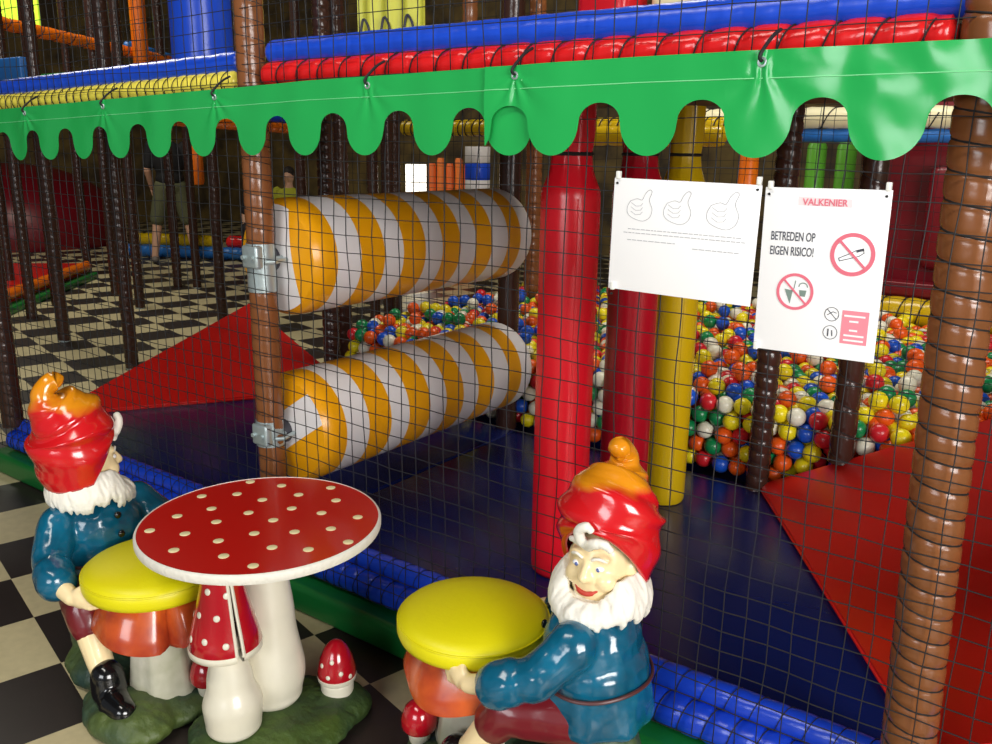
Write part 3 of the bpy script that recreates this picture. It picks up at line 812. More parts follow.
def hat_mat():
    m = mat('hat_paint', (204, 22, 30), 0.18, coat=0.6); nt = m.node_tree; b = nt.nodes['Principled BSDF']; L = nt.links
    tc = nt.nodes.new('ShaderNodeTexCoord'); sp = nt.nodes.new('ShaderNodeSeparateXYZ'); L.new(tc.outputs['Object'], sp.inputs[0])
    n = nt.nodes.new('ShaderNodeTexNoise'); n.inputs['Scale'].default_value = 9; L.new(tc.outputs['Object'], n.inputs['Vector'])
    ma = nt.nodes.new('ShaderNodeMath'); ma.operation = 'MULTIPLY_ADD'; ma.inputs[1].default_value = 0.09; L.new(n.outputs['Fac'], ma.inputs[0]); L.new(sp.outputs['Z'], ma.inputs[2])
    cr = nt.nodes.new('ShaderNodeMapRange'); cr.inputs['From Min'].default_value = 0.80; cr.inputs['From Max'].default_value = 0.82; L.new(ma.outputs[0], cr.inputs['Value'])
    mx = nt.nodes.new('ShaderNodeMix'); mx.data_type = 'RGBA'; mx.inputs['A'].default_value = lin((206, 24, 30)); mx.inputs['B'].default_value = lin((222, 140, 20))
    L.new(cr.outputs['Result'], mx.inputs['Factor']); L.new(mx.outputs['Result'], b.inputs['Base Color'])
    return m
M['hat'] = hat_mat()

def gnome_stool(label):
    t = thing('gnome_stool', label, 'stool', (0, 0, 0), 0, 'gnome stools at the table')
    GX = -0.30
    # --- mushroom
    bm = B(); lathe(bm, [(0.10, 0.03), (0.092, 0.06), (0.084, 0.12), (0.074, 0.2), (0.078, 0.27)], 40, wob=lambda a, z: 0.05 * math.sin(a * 7 + z * 8) + 0.03 * math.sin(a * 13)); obj('mushroom_stem', bm, M['mstem'], t, 60)
    bm = B(); rings = []; n = 72
    def edge(a):                                  # ragged rim with a notch
        d = abs((a - R(-20) + PI) % (2 * PI) - PI)
        return 1 - 0.22 * math.exp(-(d / 0.10) ** 2)
    for r, z in [(0.06, 0.258), (0.125, 0.246), (0.160, 0.232), (0.170, 0.235), (0.170, 0.245), (0.160, 0.272), (0.142, 0.308), (0.124, 0.340), (0.06, 0.345)]:
        rings.append([(r * (edge(2 * PI * i / n) if r > 0.13 else 1) * (1 + 0.035 * math.sin(5 * 2 * PI * i / n + 1)) * math.cos(2 * PI * i / n), r * (edge(2 * PI * i / n) if r > 0.13 else 1) * (1 + 0.035 * math.sin(5 * 2 * PI * i / n + 1)) * math.sin(2 * PI * i / n), z + (0.012 * math.sin(3 * 2 * PI * i / n) if r > 0.14 else 0)) for i in range(n)])
    ring_surface(bm, rings); obj('mushroom_cap', bm, M['mcap'], t, 60)
    bm = B(); lathe(bm, [(0.12, 0.342), (0.165, 0.343), (0.178, 0.349), (0.1825, 0.361), (0.1825, 0.376), (0.179, 0.388), (0.172, 0.396), (0.155, 0.404), (0.11, 0.413), (0.05, 0.418), (0.003, 0.419)], 64)
    cu = obj('seat_cushion', bm, M['cushion'], t, 60)
    bm = B(); tube(bm, [(0.1805 * math.cos(2 * PI * i / 64), 0.1805 * math.sin(2 * PI * i / 64), 0.386) for i in range(65)], 0.0022, 6, cap=False); obj('piping', bm, M['cushion'], cu)
    # small toadstool in front
    bm = B(); lathe(bm, [(0.02, 0.035), (0.026, 0.05), (0.03, 0.075), (0.026, 0.085)], 24, (0.120, 0.055, 0)); ss = obj('small_stem', bm, M['stemwhite'], t)
    bm = B(); lathe(bm, [(0.02, 0.08), (0.04, 0.08), (0.046, 0.09), (0.045, 0.11), (0.036, 0.135), (0.02, 0.15), (0.003, 0.155)], 28, (0.120, 0.055, 0)); obj('small_cap', bm, M['cap_red'], ss)
    # --- rock base
    bm = B(); ell(bm, (-0.03, 0.0, 0.02), (0.19, 0.19, 0.05)); ell(bm, (-0.24, 0.0, 0.03), (0.17, 0.15, 0.06)); ell(bm, (0.02, -0.12, 0.03), (0.16, 0.10, 0.05)); ell(bm, (-0.33, 0, 0.11), (0.10, 0.10, 0.15))
    bmesh.ops.bisect_plane(bm, geom=bm.verts[:] + bm.edges[:] + bm.faces[:], plane_co=(0, 0, 0), plane_no=(0, 0, -1), clear_outer=True)
    bmesh.ops.holes_fill(bm, edges=bm.edges[:])
    me = remesh(bm, 0.007, 3, lambda co: (0.009 * noise.noise(co * 14) + 0.004 * noise.noise(co * 42)) if co.z > 0.012 else 0)
    obj('rock_base', me, M['tealmoss'], t)
    # --- gnome body (one continuous surface)
    HD = R(82); hc = Vector((GX - 0.008, -0.018, 0.590))
    rotH = Matrix.Rotation(HD, 3, 'Z')
    def H(x, y, z): return hc + rotH @ Vector((x, y, z))     # head frame, x = forward
    arms = {}
    for s in (-1, 1):
        arms[s] = [(GX + 0.005, s * 0.112, 0.447), (GX + 0.065, s * 0.168, 0.385), (GX + 0.15, s * 0.190, 0.356), (-0.085, s * 0.184, 0.338)]
    legs = {s: [(GX, s * 0.07, 0.255), (GX + 0.15, s * 0.130, 0.262), (GX + 0.225, s * 0.138, 0.15), (GX + 0.27, s * 0.140, 0.095)] for s in (-1, 1)}
    bm = B()
    ell(bm, (GX, 0, 0.375), (0.085, 0.105, 0.14)); ell(bm, (GX, 0, 0.28), (0.09, 0.105, 0.07))
    limb(bm, [(GX, 0, 0.46), H(0, 0, -0.04)], [0.05, 0.05])
    ell(bm, H(0, 0, 0.0), (0.078, 0.070, 0.092), rotH)
    ell(bm, H(0.03, 0, -0.035), (0.050, 0.054, 0.050), rotH)                       # jaw
    for s in (-1, 1):
        ell(bm, H(0.052, s * 0.034, -0.018), (0.026, 0.026, 0.024), rotH)           # cheeks
        ell(bm, H(0.060, s * 0.026, 0.033), (0.011, 0.022, 0.010), rotH)            # brow
        ell(bm, H(0.0, s * 0.072, -0.005), (0.014, 0.010, 0.024), rotH)             # ears
    limb(bm, [H(0.070, 0, 0.022), H(0.088, 0, -0.008)], [0.008, 0.012])
    ell(bm, H(0.062, 0, -0.036), (0.016, 0.030, 0.016), rotH)
    for s in (-1, 1): ell(bm, H(0.080, s * 0.010, -0.010), 0.009, seg=10, ring=8)
    for s in (-1, 1):
        a = arms[s]; limb(bm, a, [0.040, 0.034, 0.026, 0.021])
        # hand: palm under the cushion rim, fingers curling forward around it
        w = Vector(a[3]); hd = Vector((0.93, -s * 0.36, 0.05)).normalized(); sd = Vector((0.36 * s, 0.93, 0)).normalized() * s; uz = Vector((0, 0, 1))
        palm = w + hd * 0.026
        Mx = Matrix((hd, sd, uz)).transposed()
        ell(bm, palm, (0.034, 0.017, 0.026), Mx)
        for i, (dz, ln) in enumerate(((0.020, 0.036), (0.007, 0.041), (-0.006, 0.038), (-0.018, 0.030))):
            b0 = palm + hd * 0.018 + uz * dz * 0.9 + sd * 0.004
            p1 = b0 + hd * ln * 0.55 + uz * dz * 0.1; p2 = p1 + hd * ln * 0.42 - sd * 0.012; p3 = p2 + hd * ln * 0.16 - sd * 0.018
            limb(bm, [b0, p1, p2, p3], [0.0082, 0.0078, 0.0070, 0.0062], 10)
        b0 = palm + uz * 0.018 - hd * 0.008
        limb(bm, [b0, b0 + uz * 0.010 + hd * 0.014 - sd * 0.010, b0 + uz * 0.010 + hd * 0.032 - sd * 0.016], [0.0095, 0.0085, 0.007], 10)
        limb(bm, legs[s], [0.055, 0.045, 0.034, 0.030])
    me = remesh(bm, 0.0042, 3)
    g = obj('gnome', me, M['skin'], t)
    # --- clothes
    bm = B()
    ell(bm, (GX, 0, 0.410), (0.108, 0.128, 0.105)); ell(bm, (GX - 0.012, 0, 0.355), (0.117, 0.135, 0.09))
    lathe(bm, [(0.05, 0.235), (0.132, 0.237), (0.137, 0.250), (0.132, 0.30), (0.124, 0.355), (0.05, 0.385)], 40, (GX - 0.005, 0, 0), wob=lambda a, z: 0.035 * math.sin(a * 8) * max(0, (0.355 - z) / 0.1))
    ell(bm, (GX, 0, 0.465), (0.078, 0.095, 0.045))
    for s in (-1, 1):
        a = [Vector(q) for q in arms[s]]
        c = a[1].lerp(a[2], 0.62)
        limb(bm, [a[0], a[1], c], [0.054, 0.048, 0.043])
        limb(bm, [c, c + (a[2] - a[1]).normalized() * 0.028], [0.051, 0.050])       # cuff
    me = remesh(bm, 0.0055, 4, lambda co: 0.0045 * noise.noise(Vector((co.x * 16, co.y * 16, co.z * 9))) + 0.002 * noise.noise(co * 45))
    j = obj('coat', me, M['teal'], g)
    bm = B(); pts = []
    for i in range(65):
        a = 2 * PI * i / 64; pts.append((GX - 0.008 + 0.1265 * math.cos(a), 0.1425 * math.sin(a), 0.345 + 0.004 * math.sin(a * 3)))
    tube(bm, pts, 0.0042, 8, cap=False); obj('belt', bm, M['belt'], j)
    bm = B()
    for dz, px in ((0.465, 0.105), (0.415, 0.116), (0.37, 0.124)): ell(bm, (GX + px, 0.005, dz), (0.006, 0.010, 0.010), seg=12, ring=8)
    obj('buttons', bm, M['boot'], j)
    bm = B()
    for s in (-1, 1):
        l = [Vector(q) for q in legs[s]]; limb(bm, [l[0], l[1], l[1].lerp(l[2], 0.32)], [0.066, 0.054, 0.050])
    ell(bm, (GX, 0, 0.265), (0.105, 0.12, 0.05))
    me = remesh(bm, 0.006, 4, lambda co: 0.003 * noise.noise(co * 22)); obj('trousers', me, M['burg'], g)
    for s in (-1, 1):
        a = Vector(legs[s][3]); bm = B()
        limb(bm, [a + Vector((-0.004, 0, 0.025)), a + Vector((0, 0, -0.015))], [0.043, 0.045]); limb(bm, [a + Vector((0, 0, -0.025)), a + Vector((0.05, -s * 0.0 + s * 0.01, -0.03)), a + Vector((0.095, s * 0.012, -0.028))], [0.040, 0.042, 0.034])
        obj('boot', remesh(bm, 0.005, 4), M['boot'], g)
    # --- beard and hair: wavy strands all round except the face opening
    bm = B(); rng = random.Random(5)
    for k in range(64):
        an = -PI + 2 * PI * k / 64 + rng.uniform(-.03, .03)
        fr = max(0, math.cos(an))
        wk = min(1, max(0, (abs(an) - 0.45) / 0.75)); wk = wk * wk * (3 - 2 * wk); top = -0.066 + 0.055 * wk
        bot = -0.100 - 0.010 * fr + rng.uniform(-.012, .010)
        r0 = 0.070 + 0.007 * wk
        pts = []
        for q in range(7):
            u = q / 6; z = top + (bot - top) * u
            rr = r0 + 0.032 * math.sin(min(1, u * 1.1) * PI * 0.55) - 0.006 * max(0, u - 0.8) * 5
            aw = an + 0.05 * math.sin(u * 7 + k * 1.7)
            pts.append(H(rr * math.cos(aw) * (1.02 if fr > 0 else 0.95) + 0.012 * fr, rr * math.sin(aw) * 0.98, z))
        tube(bm, pts, [0.011, 0.012, 0.012, 0.0115, 0.010, 0.008, 0.0035], 8)
    ell(bm, H(0.012, 0, -0.078), (0.074, 0.070, 0.026), rotH)
    obj('beard', remesh(bm, 0.0036, 1, None), M['beard'], g)
    bm = B()                                                                      # forelock and brows
    tube(bm, spline([H(0.066, -0.004, 0.056), H(0.084, -0.012, 0.074), H(0.096, -0.010, 0.100), H(0.098, 0.010, 0.112), H(0.098, 0.022, 0.102)], 5), [0.012] * 10 + [0.011] * 6 + [0.008] * 4 + [0.004], 10)
    tube(bm, spline([H(0.070, 0.0, 0.056), H(0.088, 0.020, 0.074), H(0.090, 0.046, 0.080), H(0.082, 0.062, 0.064)], 5), [0.012] * 8 + [0.010] * 4 + [0.008] * 3 + [0.004], 10)
    tube(bm, spline([H(0.068, -0.006, 0.056), H(0.076, -0.026, 0.066), H(0.066, -0.048, 0.062)], 5), [0.009] * 6 + [0.007] * 3 + [0.005, 0.003], 10)
    obj('forelock', remesh(bm, 0.003, 2), M['beard'], g)
    for s in (-1, 1):
        bm = B(); ell(bm, H(0.0665, s * 0.027, 0.012), (0.008, 0.011, 0.0062), rotH, 14, 10); e = obj('eye', bm, M['eyew'], g, 180)
        bm = B(); ell(bm, H(0.0720, s * 0.026, 0.011), (0.0035, 0.0048, 0.0048), rotH, 12, 8); obj('iris', bm, M['iris'], e, 180)
    bm = B(); tube(bm, spline([H(0.066, -0.030, -0.033), H(0.077, -0.016, -0.043), H(0.0805, 0, -0.046), H(0.077, 0.016, -0.043), H(0.066, 0.030, -0.033)], 5), [0.002] * 2 + [0.0035] * 3 + [0.0055] * 11 + [0.0035] * 3 + [0.002] * 2, 10)
    obj('mouth', bm, M['lip'], g, 180)
    for s in (-1, 1):
        bm = B(); tube(bm, spline([H(0.074, s * 0.010, 0.029), H(0.0735, s * 0.026, 0.036), H(0.064, s * 0.043, 0.029)], 5), [0.002] + [0.0035] * 8 + [0.002] * 2, 8); obj('eyebrow', bm, M['beard'], g, 180)
    # --- hat: swirled, tip thrown back and curled forward
    bm = B(); rings = []; n = 72
    SP = spline([H(-0.012, 0, 0.015), H(-0.024, 0, 0.066), H(-0.034, 0, 0.112), H(-0.053, 0, 0.146), H(-0.080, 0, 0.180), H(-0.082, 0, 0.215), H(-0.057, 0, 0.235), H(-0.038, 0, 0.226)], 10)
    RT = [(0, 0.100), (0.10, 0.113), (0.24, 0.116), (0.33, 0.106), (0.40, 0.094), (0.44, 0.088), (0.47, 0.080), (0.56, 0.056), (0.64, 0.034), (0.75, 0.027), (0.86, 0.026), (0.94, 0.021), (0.985, 0.012), (1.0, 0.004)]
    pts, T, N = frames(SP); m = len(pts)
    for i, q in enumerate(pts):
        u = i / (m - 1); r = interp(RT, u); tv = T[i]
        fx = (rotH @ Vector((1, 0, 0))); fx = (fx - tv * fx.dot(tv)).normalized(); fy = tv.cross(fx)
        ring = []
        for k in range(n):
            a = 2 * PI * k / n
            sw = (0.045 if u < 0.6 else 0.02) * math.sin(2 * a + u * 40) * min(1, u * 8)
            pos = q + (fx * math.cos(a) * (0.97 if math.cos(a) < 0 else 0.97 - 0.13 * math.cos(a) * max(0, 1 - u / 0.35)) + fy * math.sin(a)) * r * (1 + sw)
            if u < 0.2:                                                            # lifted at the brow, drooping at sides and back
                w_ = (1 - u / 0.2)
                pos = pos + Vector((0, 0, 1)) * w_ * (0.052 * max(0, math.cos(a)) ** 1.0 - 0.045 * (1 - max(0, math.cos(a)) ** 0.8)) 
            ring.append(pos)
        rings.append(ring)
    inner = [hc + (Vector(v) - hc) * 0.86 + Vector((0, 0, 0.006)) for v in rings[0]]
    rings.insert(0, inner)
    ring_surface(bm, rings, cap0=False)
    obj('hat', bm, M['hat'], g, 180)
    return t
gs = gnome_stool('gnome stool in front of the red pillar, the gnome facing forward with a laughing face')
gs2 = copy_tree(gs)
gs['label'] = 'gnome stool before the red pillar, its white-bearded gnome showing a smiling face'
gs2['label'] = 'gnome stool by the checkered floor, its gnome turning his face away under the hat'
gs.location = (-1.150, 1.505, 0); gs.rotation_euler = (0, 0, R(190)); gs.scale = (1.02, 1.02, 1.045)
gs2.location = (-1.975, 1.180, 0); gs2.rotation_euler = (0, 0, R(-4)); gs2.scale = (1.02, 1.02, 1.06)

# ------------------------------------------------------------------ hall behind
def roll_line(label, a, b, r, m, group=None, pitch=0.12, cord=False):
    return laced_roll('padded_roll', label, a, b, r, pitch, m, group, pinch=0.1, cord=cord)
roll_line('yellow roll on the floor behind the standing man in shorts', (-11.1, 6.75, 0.24), (-9.95, 7.35, 0.24), 0.085, M['pillar_yel'])
roll_line('red roll on the floor beside the dotted dark post', (-9.9, 7.38, 0.24), (-8.6, 8.05, 0.24), 0.085, M['red_roll'])
roll_line('long light blue roll under the yellow and red rolls at the end of the hall', (-11.2, 6.66, 0.09), (-8.5, 8.0, 0.09), 0.085, M['midblue'])
# island
isl = thing('padded_island', 'low red padded island with an orange roll and green kerb on the checkered floor', 'padded platform', (-8.55, 4.15, 0), math.atan2(1.69, -1.53))
bm = B(); box(bm, (-0.2, 0.72, 0.09), (3.4, 1.3, 0.18), bev=0.02); obj('red_mat', bm, M['ramp'], isl)
bm = B(); box(bm, (-0.2, 0.02, 0.035), (3.5, 0.14, 0.07), bev=0.02); obj('green_kerb', bm, M['kerb'], isl)
bm = B(); tube(bm, [(-1.9 + 0.1 * i, 0.06, 0.15) for i in range(35)], [0.055 - 0.006 * (i % 2) for i in range(35)], 12); obj('orange_roll', bm, M['orange'], isl)
bm = B(); ell(bm, (-14.0, 6.6, 0.2), (1.6, 1.5, 1.0), seg=40, ring=24)
bmesh.ops.bisect_plane(bm, geom=bm.verts[:] + bm.edges[:] + bm.faces[:], plane_co=(0, 0, 0), plane_no=(0, 0, -1), clear_outer=True); bmesh.ops.holes_fill(bm, edges=bm.edges[:])
tag(obj('padded_hill', bm, M['dkred']), 'dark red padded climbing hill in the gloom beyond the hall posts', 'climbing hill')
roll_line('yellow laced roll seen through the gap in the valance above the roller', (-4.3, 4.75, 1.64), (-1.75, 4.75, 1.64), 0.055, M['pillar_yel'], cord=True, pitch=0.06)
roll_line('cream roll beyond the ball pit seen under the valance', (-3.0, 5.6, 1.715), (-0.9, 5.6, 1.715), 0.065, M['cream'], cord=True, pitch=0.2)
roll_line('mid blue roll just below the cream roll beyond the ball pit', (-3.0, 5.6, 1.612), (-0.9, 5.6, 1.612), 0.04, M['midblue'])
roll_line('dull yellow roll hanging low behind the top of the red pillar', (-2.55, 4.0, 1.575), (-1.6, 4.0, 1.575), 0.05, M['pillar_yel'])
def P_at(u, v, d):
    return CAM + (fw + rt2 * (u - 496) / f - up2 * (v - 372) / f) * d
roll_line('orange roll along an upper edge above the standing man', P_at(120, 116, 7.4), P_at(335, 132, 10.6), 0.055, M['orange'])
roll_line('dark blue roll above the orange upper roll', P_at(225, 116.5, 8.9), P_at(335, 124.5, 10.6), 0.05, M['blue'])
# upright things beyond the pit
def upright(name, label, x, y, z0, z1, r, m, cat='padded tube', group=None):
    bm = B(); lathe(bm, [(r * 0.8, z0), (r, z0 + 0.03), (r, z1 - 0.03), (r * 0.8, z1)], 24, (x, y, 0)); return tag(obj(name, bm, m), label, cat, group)
upright('padded_tube', 'orange upright tube beyond the ball pit above the landscape notice', -2.30, 6.2, 0.0, 1.6, 0.07, M['orange'])
for k, (x, l) in enumerate(((-2.06, 'green upright tube next to the orange tube beyond the ball pit'), (-1.86, 'green upright tube between its two fellows above the portrait notice'), (-1.66, 'green upright tube nearest the dark red wall panel'))):
    upright('padded_tube', l, x, 6.3, 0.0, 1.58, 0.065, M['lime'], group='green tubes beyond the pit')
def striped(label, x, y, m1, m2, r, z0, z1):
    t = thing('striped_pillar', label, 'pillar', (x, y, z0))
    n = 8; h = (z1 - z0) / n
    for i in range(n):
        bm = B(); lathe(bm, [(r * 0.98, h * i), (r, h * i + 0.004), (r, h * (i + 1) - 0.004), (r * 0.98, h * (i + 1))], 24); obj('band', bm, m1 if i % 2 else m2, t)
    return t
striped('blue and white banded pillar far behind the upper roller', -4.05, 5.3, M['white_v'], M['blue'], 0.095, 0.55, 1.52)
striped('gold and white banded pillar behind the plain brown post', -2.95, 4.75, M['white_v'], M['gold_v'], 0.05, 0.56, 1.6)
upright('padded_tube', 'orange padded tube hanging beside the standing man in the hall', P_at(197, 165, 10.4).x, P_at(197, 165, 10.4).y, 1.04, 1.62, 0.075, M['orange'])
# lit doorway with orange slats
q = P_at(416, 178, 10.2)
bm = B(); box(bm, (0, 0, 0), (0.24, 0.05, 1.2)); o = struct('window_1', bm, mat('daylit_glass', (255, 250, 235), 0.5, emit=2.2)); o.location = (q.x, q.y, 0.72); o.rotation_euler = (0, 0, R(36))
for k in range(5):
    q = P_at(432 + 9 * k, 178, 9.9)
    upright('orange_slat', ['first', 'second', 'third', 'fourth', 'fifth'][k] + ' orange upright slat from the bright window in the far wall', q.x, q.y, 0.0, 1.34 + 0.06 * (k % 2), 0.045, mat('slat_orange_%d' % k, (255, 120 + 14 * (k % 2), 50), 0.5), 'slat', 'orange slats by the window')
# posts beyond
FP = [(45, 200, 8.0), (18, 200, 7.4), (107, 200, 8.6), (165, 120, 9.0), (387, 150, 6.2), (372, 150, 7.4), (395, 150, 7.6), (790, 165, 5.2), (300, 150, 8.2)]
FL = ['left of the climbing hill', 'nearest the frame edge in front of the climbing hill', 'in front of the right end of the climbing hill', 'just left of the standing man', 'first left of the bright window', 'second left of the bright window', 'touching the edge of the bright window', 'above the middle of the portrait notice', 'beside the small figure in yellow-green']
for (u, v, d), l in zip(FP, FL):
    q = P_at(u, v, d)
    post('distant shade-darkened brown post ' + l, q.x, q.y, 0.0, 3.6, 0.046, M['brown_shaded'], pitch=0.055, step=0.014, pinch=0.1, segs=14, group='distant dark posts', lace=0)
# upper level things
def hang(name, label, q, r, z0, z1, m, cat):
    return upright(name, label, q.x, q.y, z0, z1, r, m, cat)
hang('punch_cylinder', 'big glossy blue upright cylinder on the upper level beside the brown front post', P_at(202, 40, 4.0), 0.138, 1.74, 3.3, M['blue'], 'cylinder')
t = thing('printed_panel', 'pale yellow hanging panel on the upper level with dark squiggle prints', 'panel', (-2.90, 3.12, 1.735), 0)
bm = B(); rings = []
for k in range(13):
    z = 0.0 + 1.1 * k / 12
    rings.append([(-0.20 + 0.40 * i / 24, 0.02 * math.sin(i * 0.9), z) for i in range(25)] + [(0.20 - 0.40 * i / 24, 0.012 + 0.02 * math.sin((24 - i) * 0.9), z) for i in range(25)])
ring_surface(bm, rings); obj('panel_sheet', bm, M['panel_yel'], t, 60)
bm = B()
for cx in (-0.13, 0.0, 0.14):
    tube(bm, spline([(cx - 0.03, -0.024, 0.27), (cx - 0.01, -0.024, 0.34), (cx + 0.02, -0.024, 0.31), (cx + 0.03, -0.024, 0.26)], 5), 0.006, 6)
obj('squiggle_print', bm, M['ink'], t)
roll_line('orange-red laced rail sloping down on the far upper level', P_at(-30, 16, 7.0), P_at(172, 62, 9.0), 0.055, M['orange'], cord=True, pitch=0.16)
roll_line('dull blue rail beside the far end of the orange rail', P_at(125, 45, 8.6), P_at(175, 60, 9.2), 0.05, M['midblue'])
foam('foam_board', 'dark green foam board under the orange rail of the far upper level', -9.6, -7.0, 4.9, 5.0, 1.86, 2.2, M['kerb'], 'panel')
foam('foam_board', 'blue foam board on the far upper level near the frame edge', -8.4, -6.9, 3.4, 3.48, 1.95, 2.12, M['midblue'], 'panel')
hang('climbing_pole', 'orange climbing pole on the far upper level behind the net', P_at(138, 20, 8.4), 0.075, 2.0, 3.6, M['orange'], 'pole')
q = P_at(615, 4, 3.3); foam('upper_block', 'red padded block on the upper level above the blue roll', q.x - 0.12, q.x + 0.1, q.y - 0.1, q.y + 0.1, 1.73, 2.3, M['pillar_red'], 'block', bev=0.04)
q = P_at(690, 2, 3.2); foam('upper_block', 'cream padded block on the upper level right of the red block', q.x - 0.12, q.x + 0.35, q.y - 0.1, q.y + 0.1, 1.73, 2.3, M['cream'], 'block', bev=0.04)
for u, d, l in ((335, 5.0, 'touching the edge of the yellow printed panel'), (470, 3.82, 'thin one right of the yellow printed panel'), (538, 5.2, 'left of the red padded block')):
    q = P_at(u, 15, d)
    post('brown post crossing the upper level, ' + l, q.x, q.y, 0.0 if u != 470 else 1.731, 3.6, 0.05 if u != 470 else 0.034, M['brown'] if u in (305, 470, 538) else M['brown_shaded'], pitch=0.055, step=0.014, pinch=0.1, segs=14, group='posts of the upper level', lace=0)
q = P_at(15, 8, 9.5); bm = B(); box(bm, q, (0.5, 0.05, 0.4), rz=R(40)); struct('window_2', bm, mat('lime_window', (200, 240, 60), 0.5, emit=0.7))

# ------------------------------------------------------------------ people far back
def person(label, loc, rz, shirt, legs_m, hairc, h=1.75, sit=False, long_trousers=False, spread=0.0):
    t = thing('person', label, 'person', loc, rz); k = h / 1.75
    S = lambda *a: tuple(v * k for v in a)
    hip = 0.92 if not sit else 0.42
    bm = B(); dz = hip - 0.92
    ell(bm, S(0, 0, 1.63 + dz), S(0.095, 0.078, 0.118)); limb(bm, [S(0, 0, 1.40 + dz), S(0, 0, 1.54 + dz)], [0.06 * k, 0.055 * k])
    ell(bm, S(0, 0, 1.22 + dz), S(0.115, 0.17, 0.26)); ell(bm, S(0, 0, 0.96 + dz), S(0.11, 0.155, 0.12))
    ell(bm, S(0.1, 0, 1.62 + dz), S(0.02, 0.015, 0.02))
    L = {}; A = {}
    for s in (-1, 1):
        if sit: L[s] = [S(0, s * 0.09, 0.45), S(0.42, s * 0.13, 0.47), S(0.46, s * 0.13, 0.08)]
        else: L[s] = [S(0, s * 0.09, 0.92), S(0.02, s * (0.13 + spread * 0.5), 0.50), S(-0.02, s * (0.14 + spread), 0.08)]
        limb(bm, L[s], [0.088 * k, 0.06 * k, 0.042 * k])
        A[s] = [S(0, s * 0.19, 1.40 + dz), S(-0.02, s * 0.25, 1.12 + dz), S(0.12, s * 0.22, 0.92 + dz)]
        limb(bm, A[s], [0.055 * k, 0.042 * k, 0.03 * k])
        w = Vector(A[s][2])
        ell(bm, w + Vector(S(0.03, 0, -0.04)), S(0.03, 0.018, 0.045))
        for q in range(4): limb(bm, [w + Vector(S(0.012 + 0.013 * q, 0, -0.07)), w + Vector(S(0.018 + 0.014 * q, -s * 0.005, -0.12 + 0.008 * abs(q - 1.4)))], [0.009 * k, 0.008 * k], 8)
        limb(bm, [w + Vector(S(0.05, 0, -0.03)), w + Vector(S(0.075, 0, -0.07))], [0.01 * k, 0.008 * k], 8)
    g = obj('body', remesh(bm, 0.011, 3, decim=0.5), mat('person_skin', (214, 166, 138), 0.5), t)
    bm = B(); ell(bm, S(0, 0, 1.23 + dz), S(0.13, 0.185, 0.25)); ell(bm, S(0, 0, 1.02 + dz), S(0.128, 0.17, 0.13))
    for s in (-1, 1): limb(bm, [A[s][0], tuple(Vector(A[s][0]).lerp(Vector(A[s][1]), 0.8))], [0.07 * k, 0.06 * k])
    obj('shirt', remesh(bm, 0.016, 3), mat('shirt', shirt, 0.8), g)
    bm = B(); ell(bm, S(0, 0, 0.92 + dz), S(0.13, 0.172, 0.11))
    for s in (-1, 1):
        a = Vector(L[s][0]); b = Vector(L[s][1]); e = a.lerp(b, 0.92 if not long_trousers else 1)
        limb(bm, [a, e], [0.105 * k, 0.095 * k])
        if long_trousers: limb(bm, [e, tuple(Vector(L[s][2]))], [0.09 * k, 0.065 * k])
    obj('shorts' if not long_trousers else 'trousers', remesh(bm, 0.016, 3), mat('shorts', legs_m, 0.8), g)
    for s in (-1, 1):
        a = Vector(L[s][2]); bm = B(); limb(bm, [(a.x - 0.03, a.y, 0.045 * k), (a.x + 0.15 * k, a.y + s * 0.02, 0.035 * k)], [0.045 * k, 0.035 * k]); obj('shoe', remesh(bm, 0.01, 2), mat('shoe', (120, 110, 104), 0.6), g)
    bm = B(); ell(bm, S(-0.015, 0, 1.67 + dz), S(0.10, 0.088, 0.10)); obj('hair', bm, mat('hair', hairc, 0.7), g, 180)
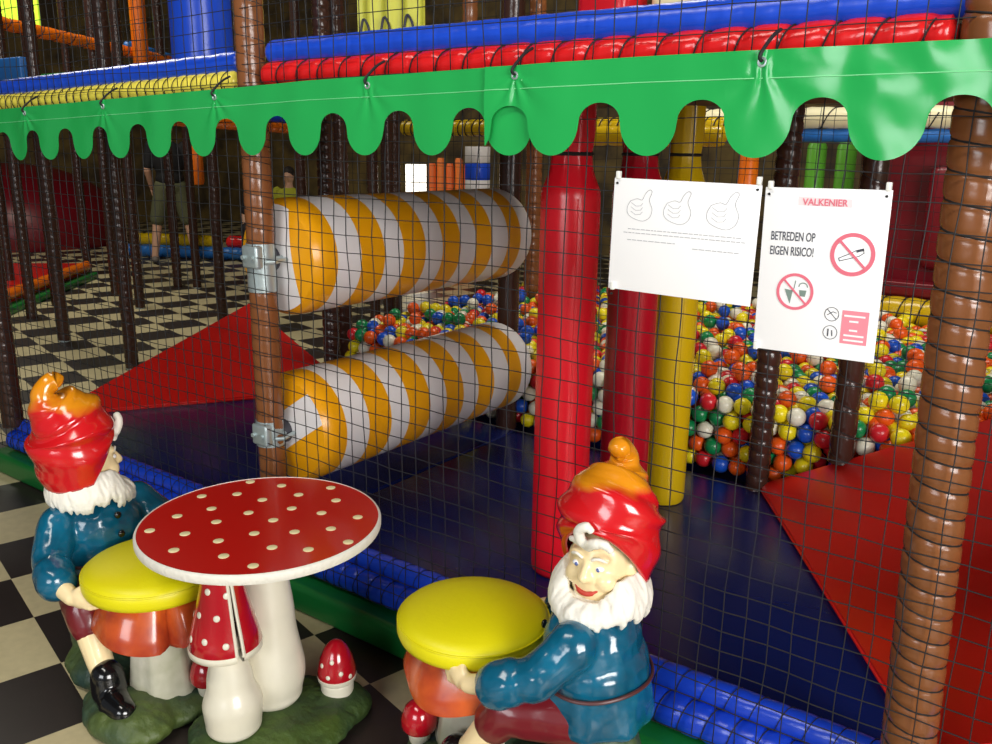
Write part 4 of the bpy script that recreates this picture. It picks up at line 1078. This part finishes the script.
person('man in a black shirt and khaki knee-length shorts standing on the checkered floor', (-10.15, 6.75, 0), R(146), (18, 18, 22), (92, 94, 66), (60, 44, 34), h=1.85, spread=0.1)
q = P_at(289, 184, 9.5); person('small figure in a yellow-green shirt in the dim passage behind the upper roller', (q.x, q.y, 0), R(-60), (170, 170, 40), (50, 50, 60), (30, 22, 18), h=1.28, long_trousers=True)
person('seated person in dark clothes with a pale hand beside the brown front post', (-9.2, 7.45, 0.02), R(-50), (26, 26, 34), (28, 28, 36), (34, 26, 22), h=1.7, sit=True, long_trousers=True)

# ------------------------------------------------------------------ light
def area(name, loc, target, sx, sy, energy, col=(1, 1, 1)):
    l = bpy.data.lights.new(name, 'AREA'); l.shape = 'RECTANGLE'; l.size = sx; l.size_y = sy; l.energy = energy; l.color = col
    o = bpy.data.objects.new(name, l); C.objects.link(o); o.location = loc
    d = Vector(target) - Vector(loc); o.rotation_euler = d.to_track_quat('-Z', 'Y').to_euler()
    return o
area('daylight_window', (4.6, -1.0, 2.3), (-1.5, 1.8, 0.8), 3.0, 2.0, 400, (1.0, 0.98, 0.95))
area('rear_window', (-0.3, -4.3, 2.3), (-0.9, 1.7, 0.9), 2.6, 1.6, 130, (0.95, 0.98, 1.0))
area('ceiling_lamp', (-1.8, -0.9, 4.6), (-1.6, 1.6, 0.0), 3.0, 0.8, 90, (1.0, 0.95, 0.86))
area('hall_lamp', (-8.6, 3.6, 4.9), (-8.2, 4.9, 0.0), 4.0, 1.0, 165, (1.0, 0.96, 0.82))
area('pit_lamp', (-1.6, 4.5, 4.6), (-1.6, 4.5, 0.0), 2.6, 0.8, 110, (1.0, 0.95, 0.85))
w = bpy.data.worlds.new('world'); bpy.context.scene.world = w; w.use_nodes = True
w.node_tree.nodes['Background'].inputs['Color'].default_value = (0.85, 0.92, 1.0, 1); w.node_tree.nodes['Background'].inputs['Strength'].default_value = 0.16

vs = bpy.context.scene.view_settings
vs.view_transform = 'Standard'; vs.look = 'None'; vs.gamma = 1.0; vs.exposure = -0.08; vs.use_curve_mapping = False
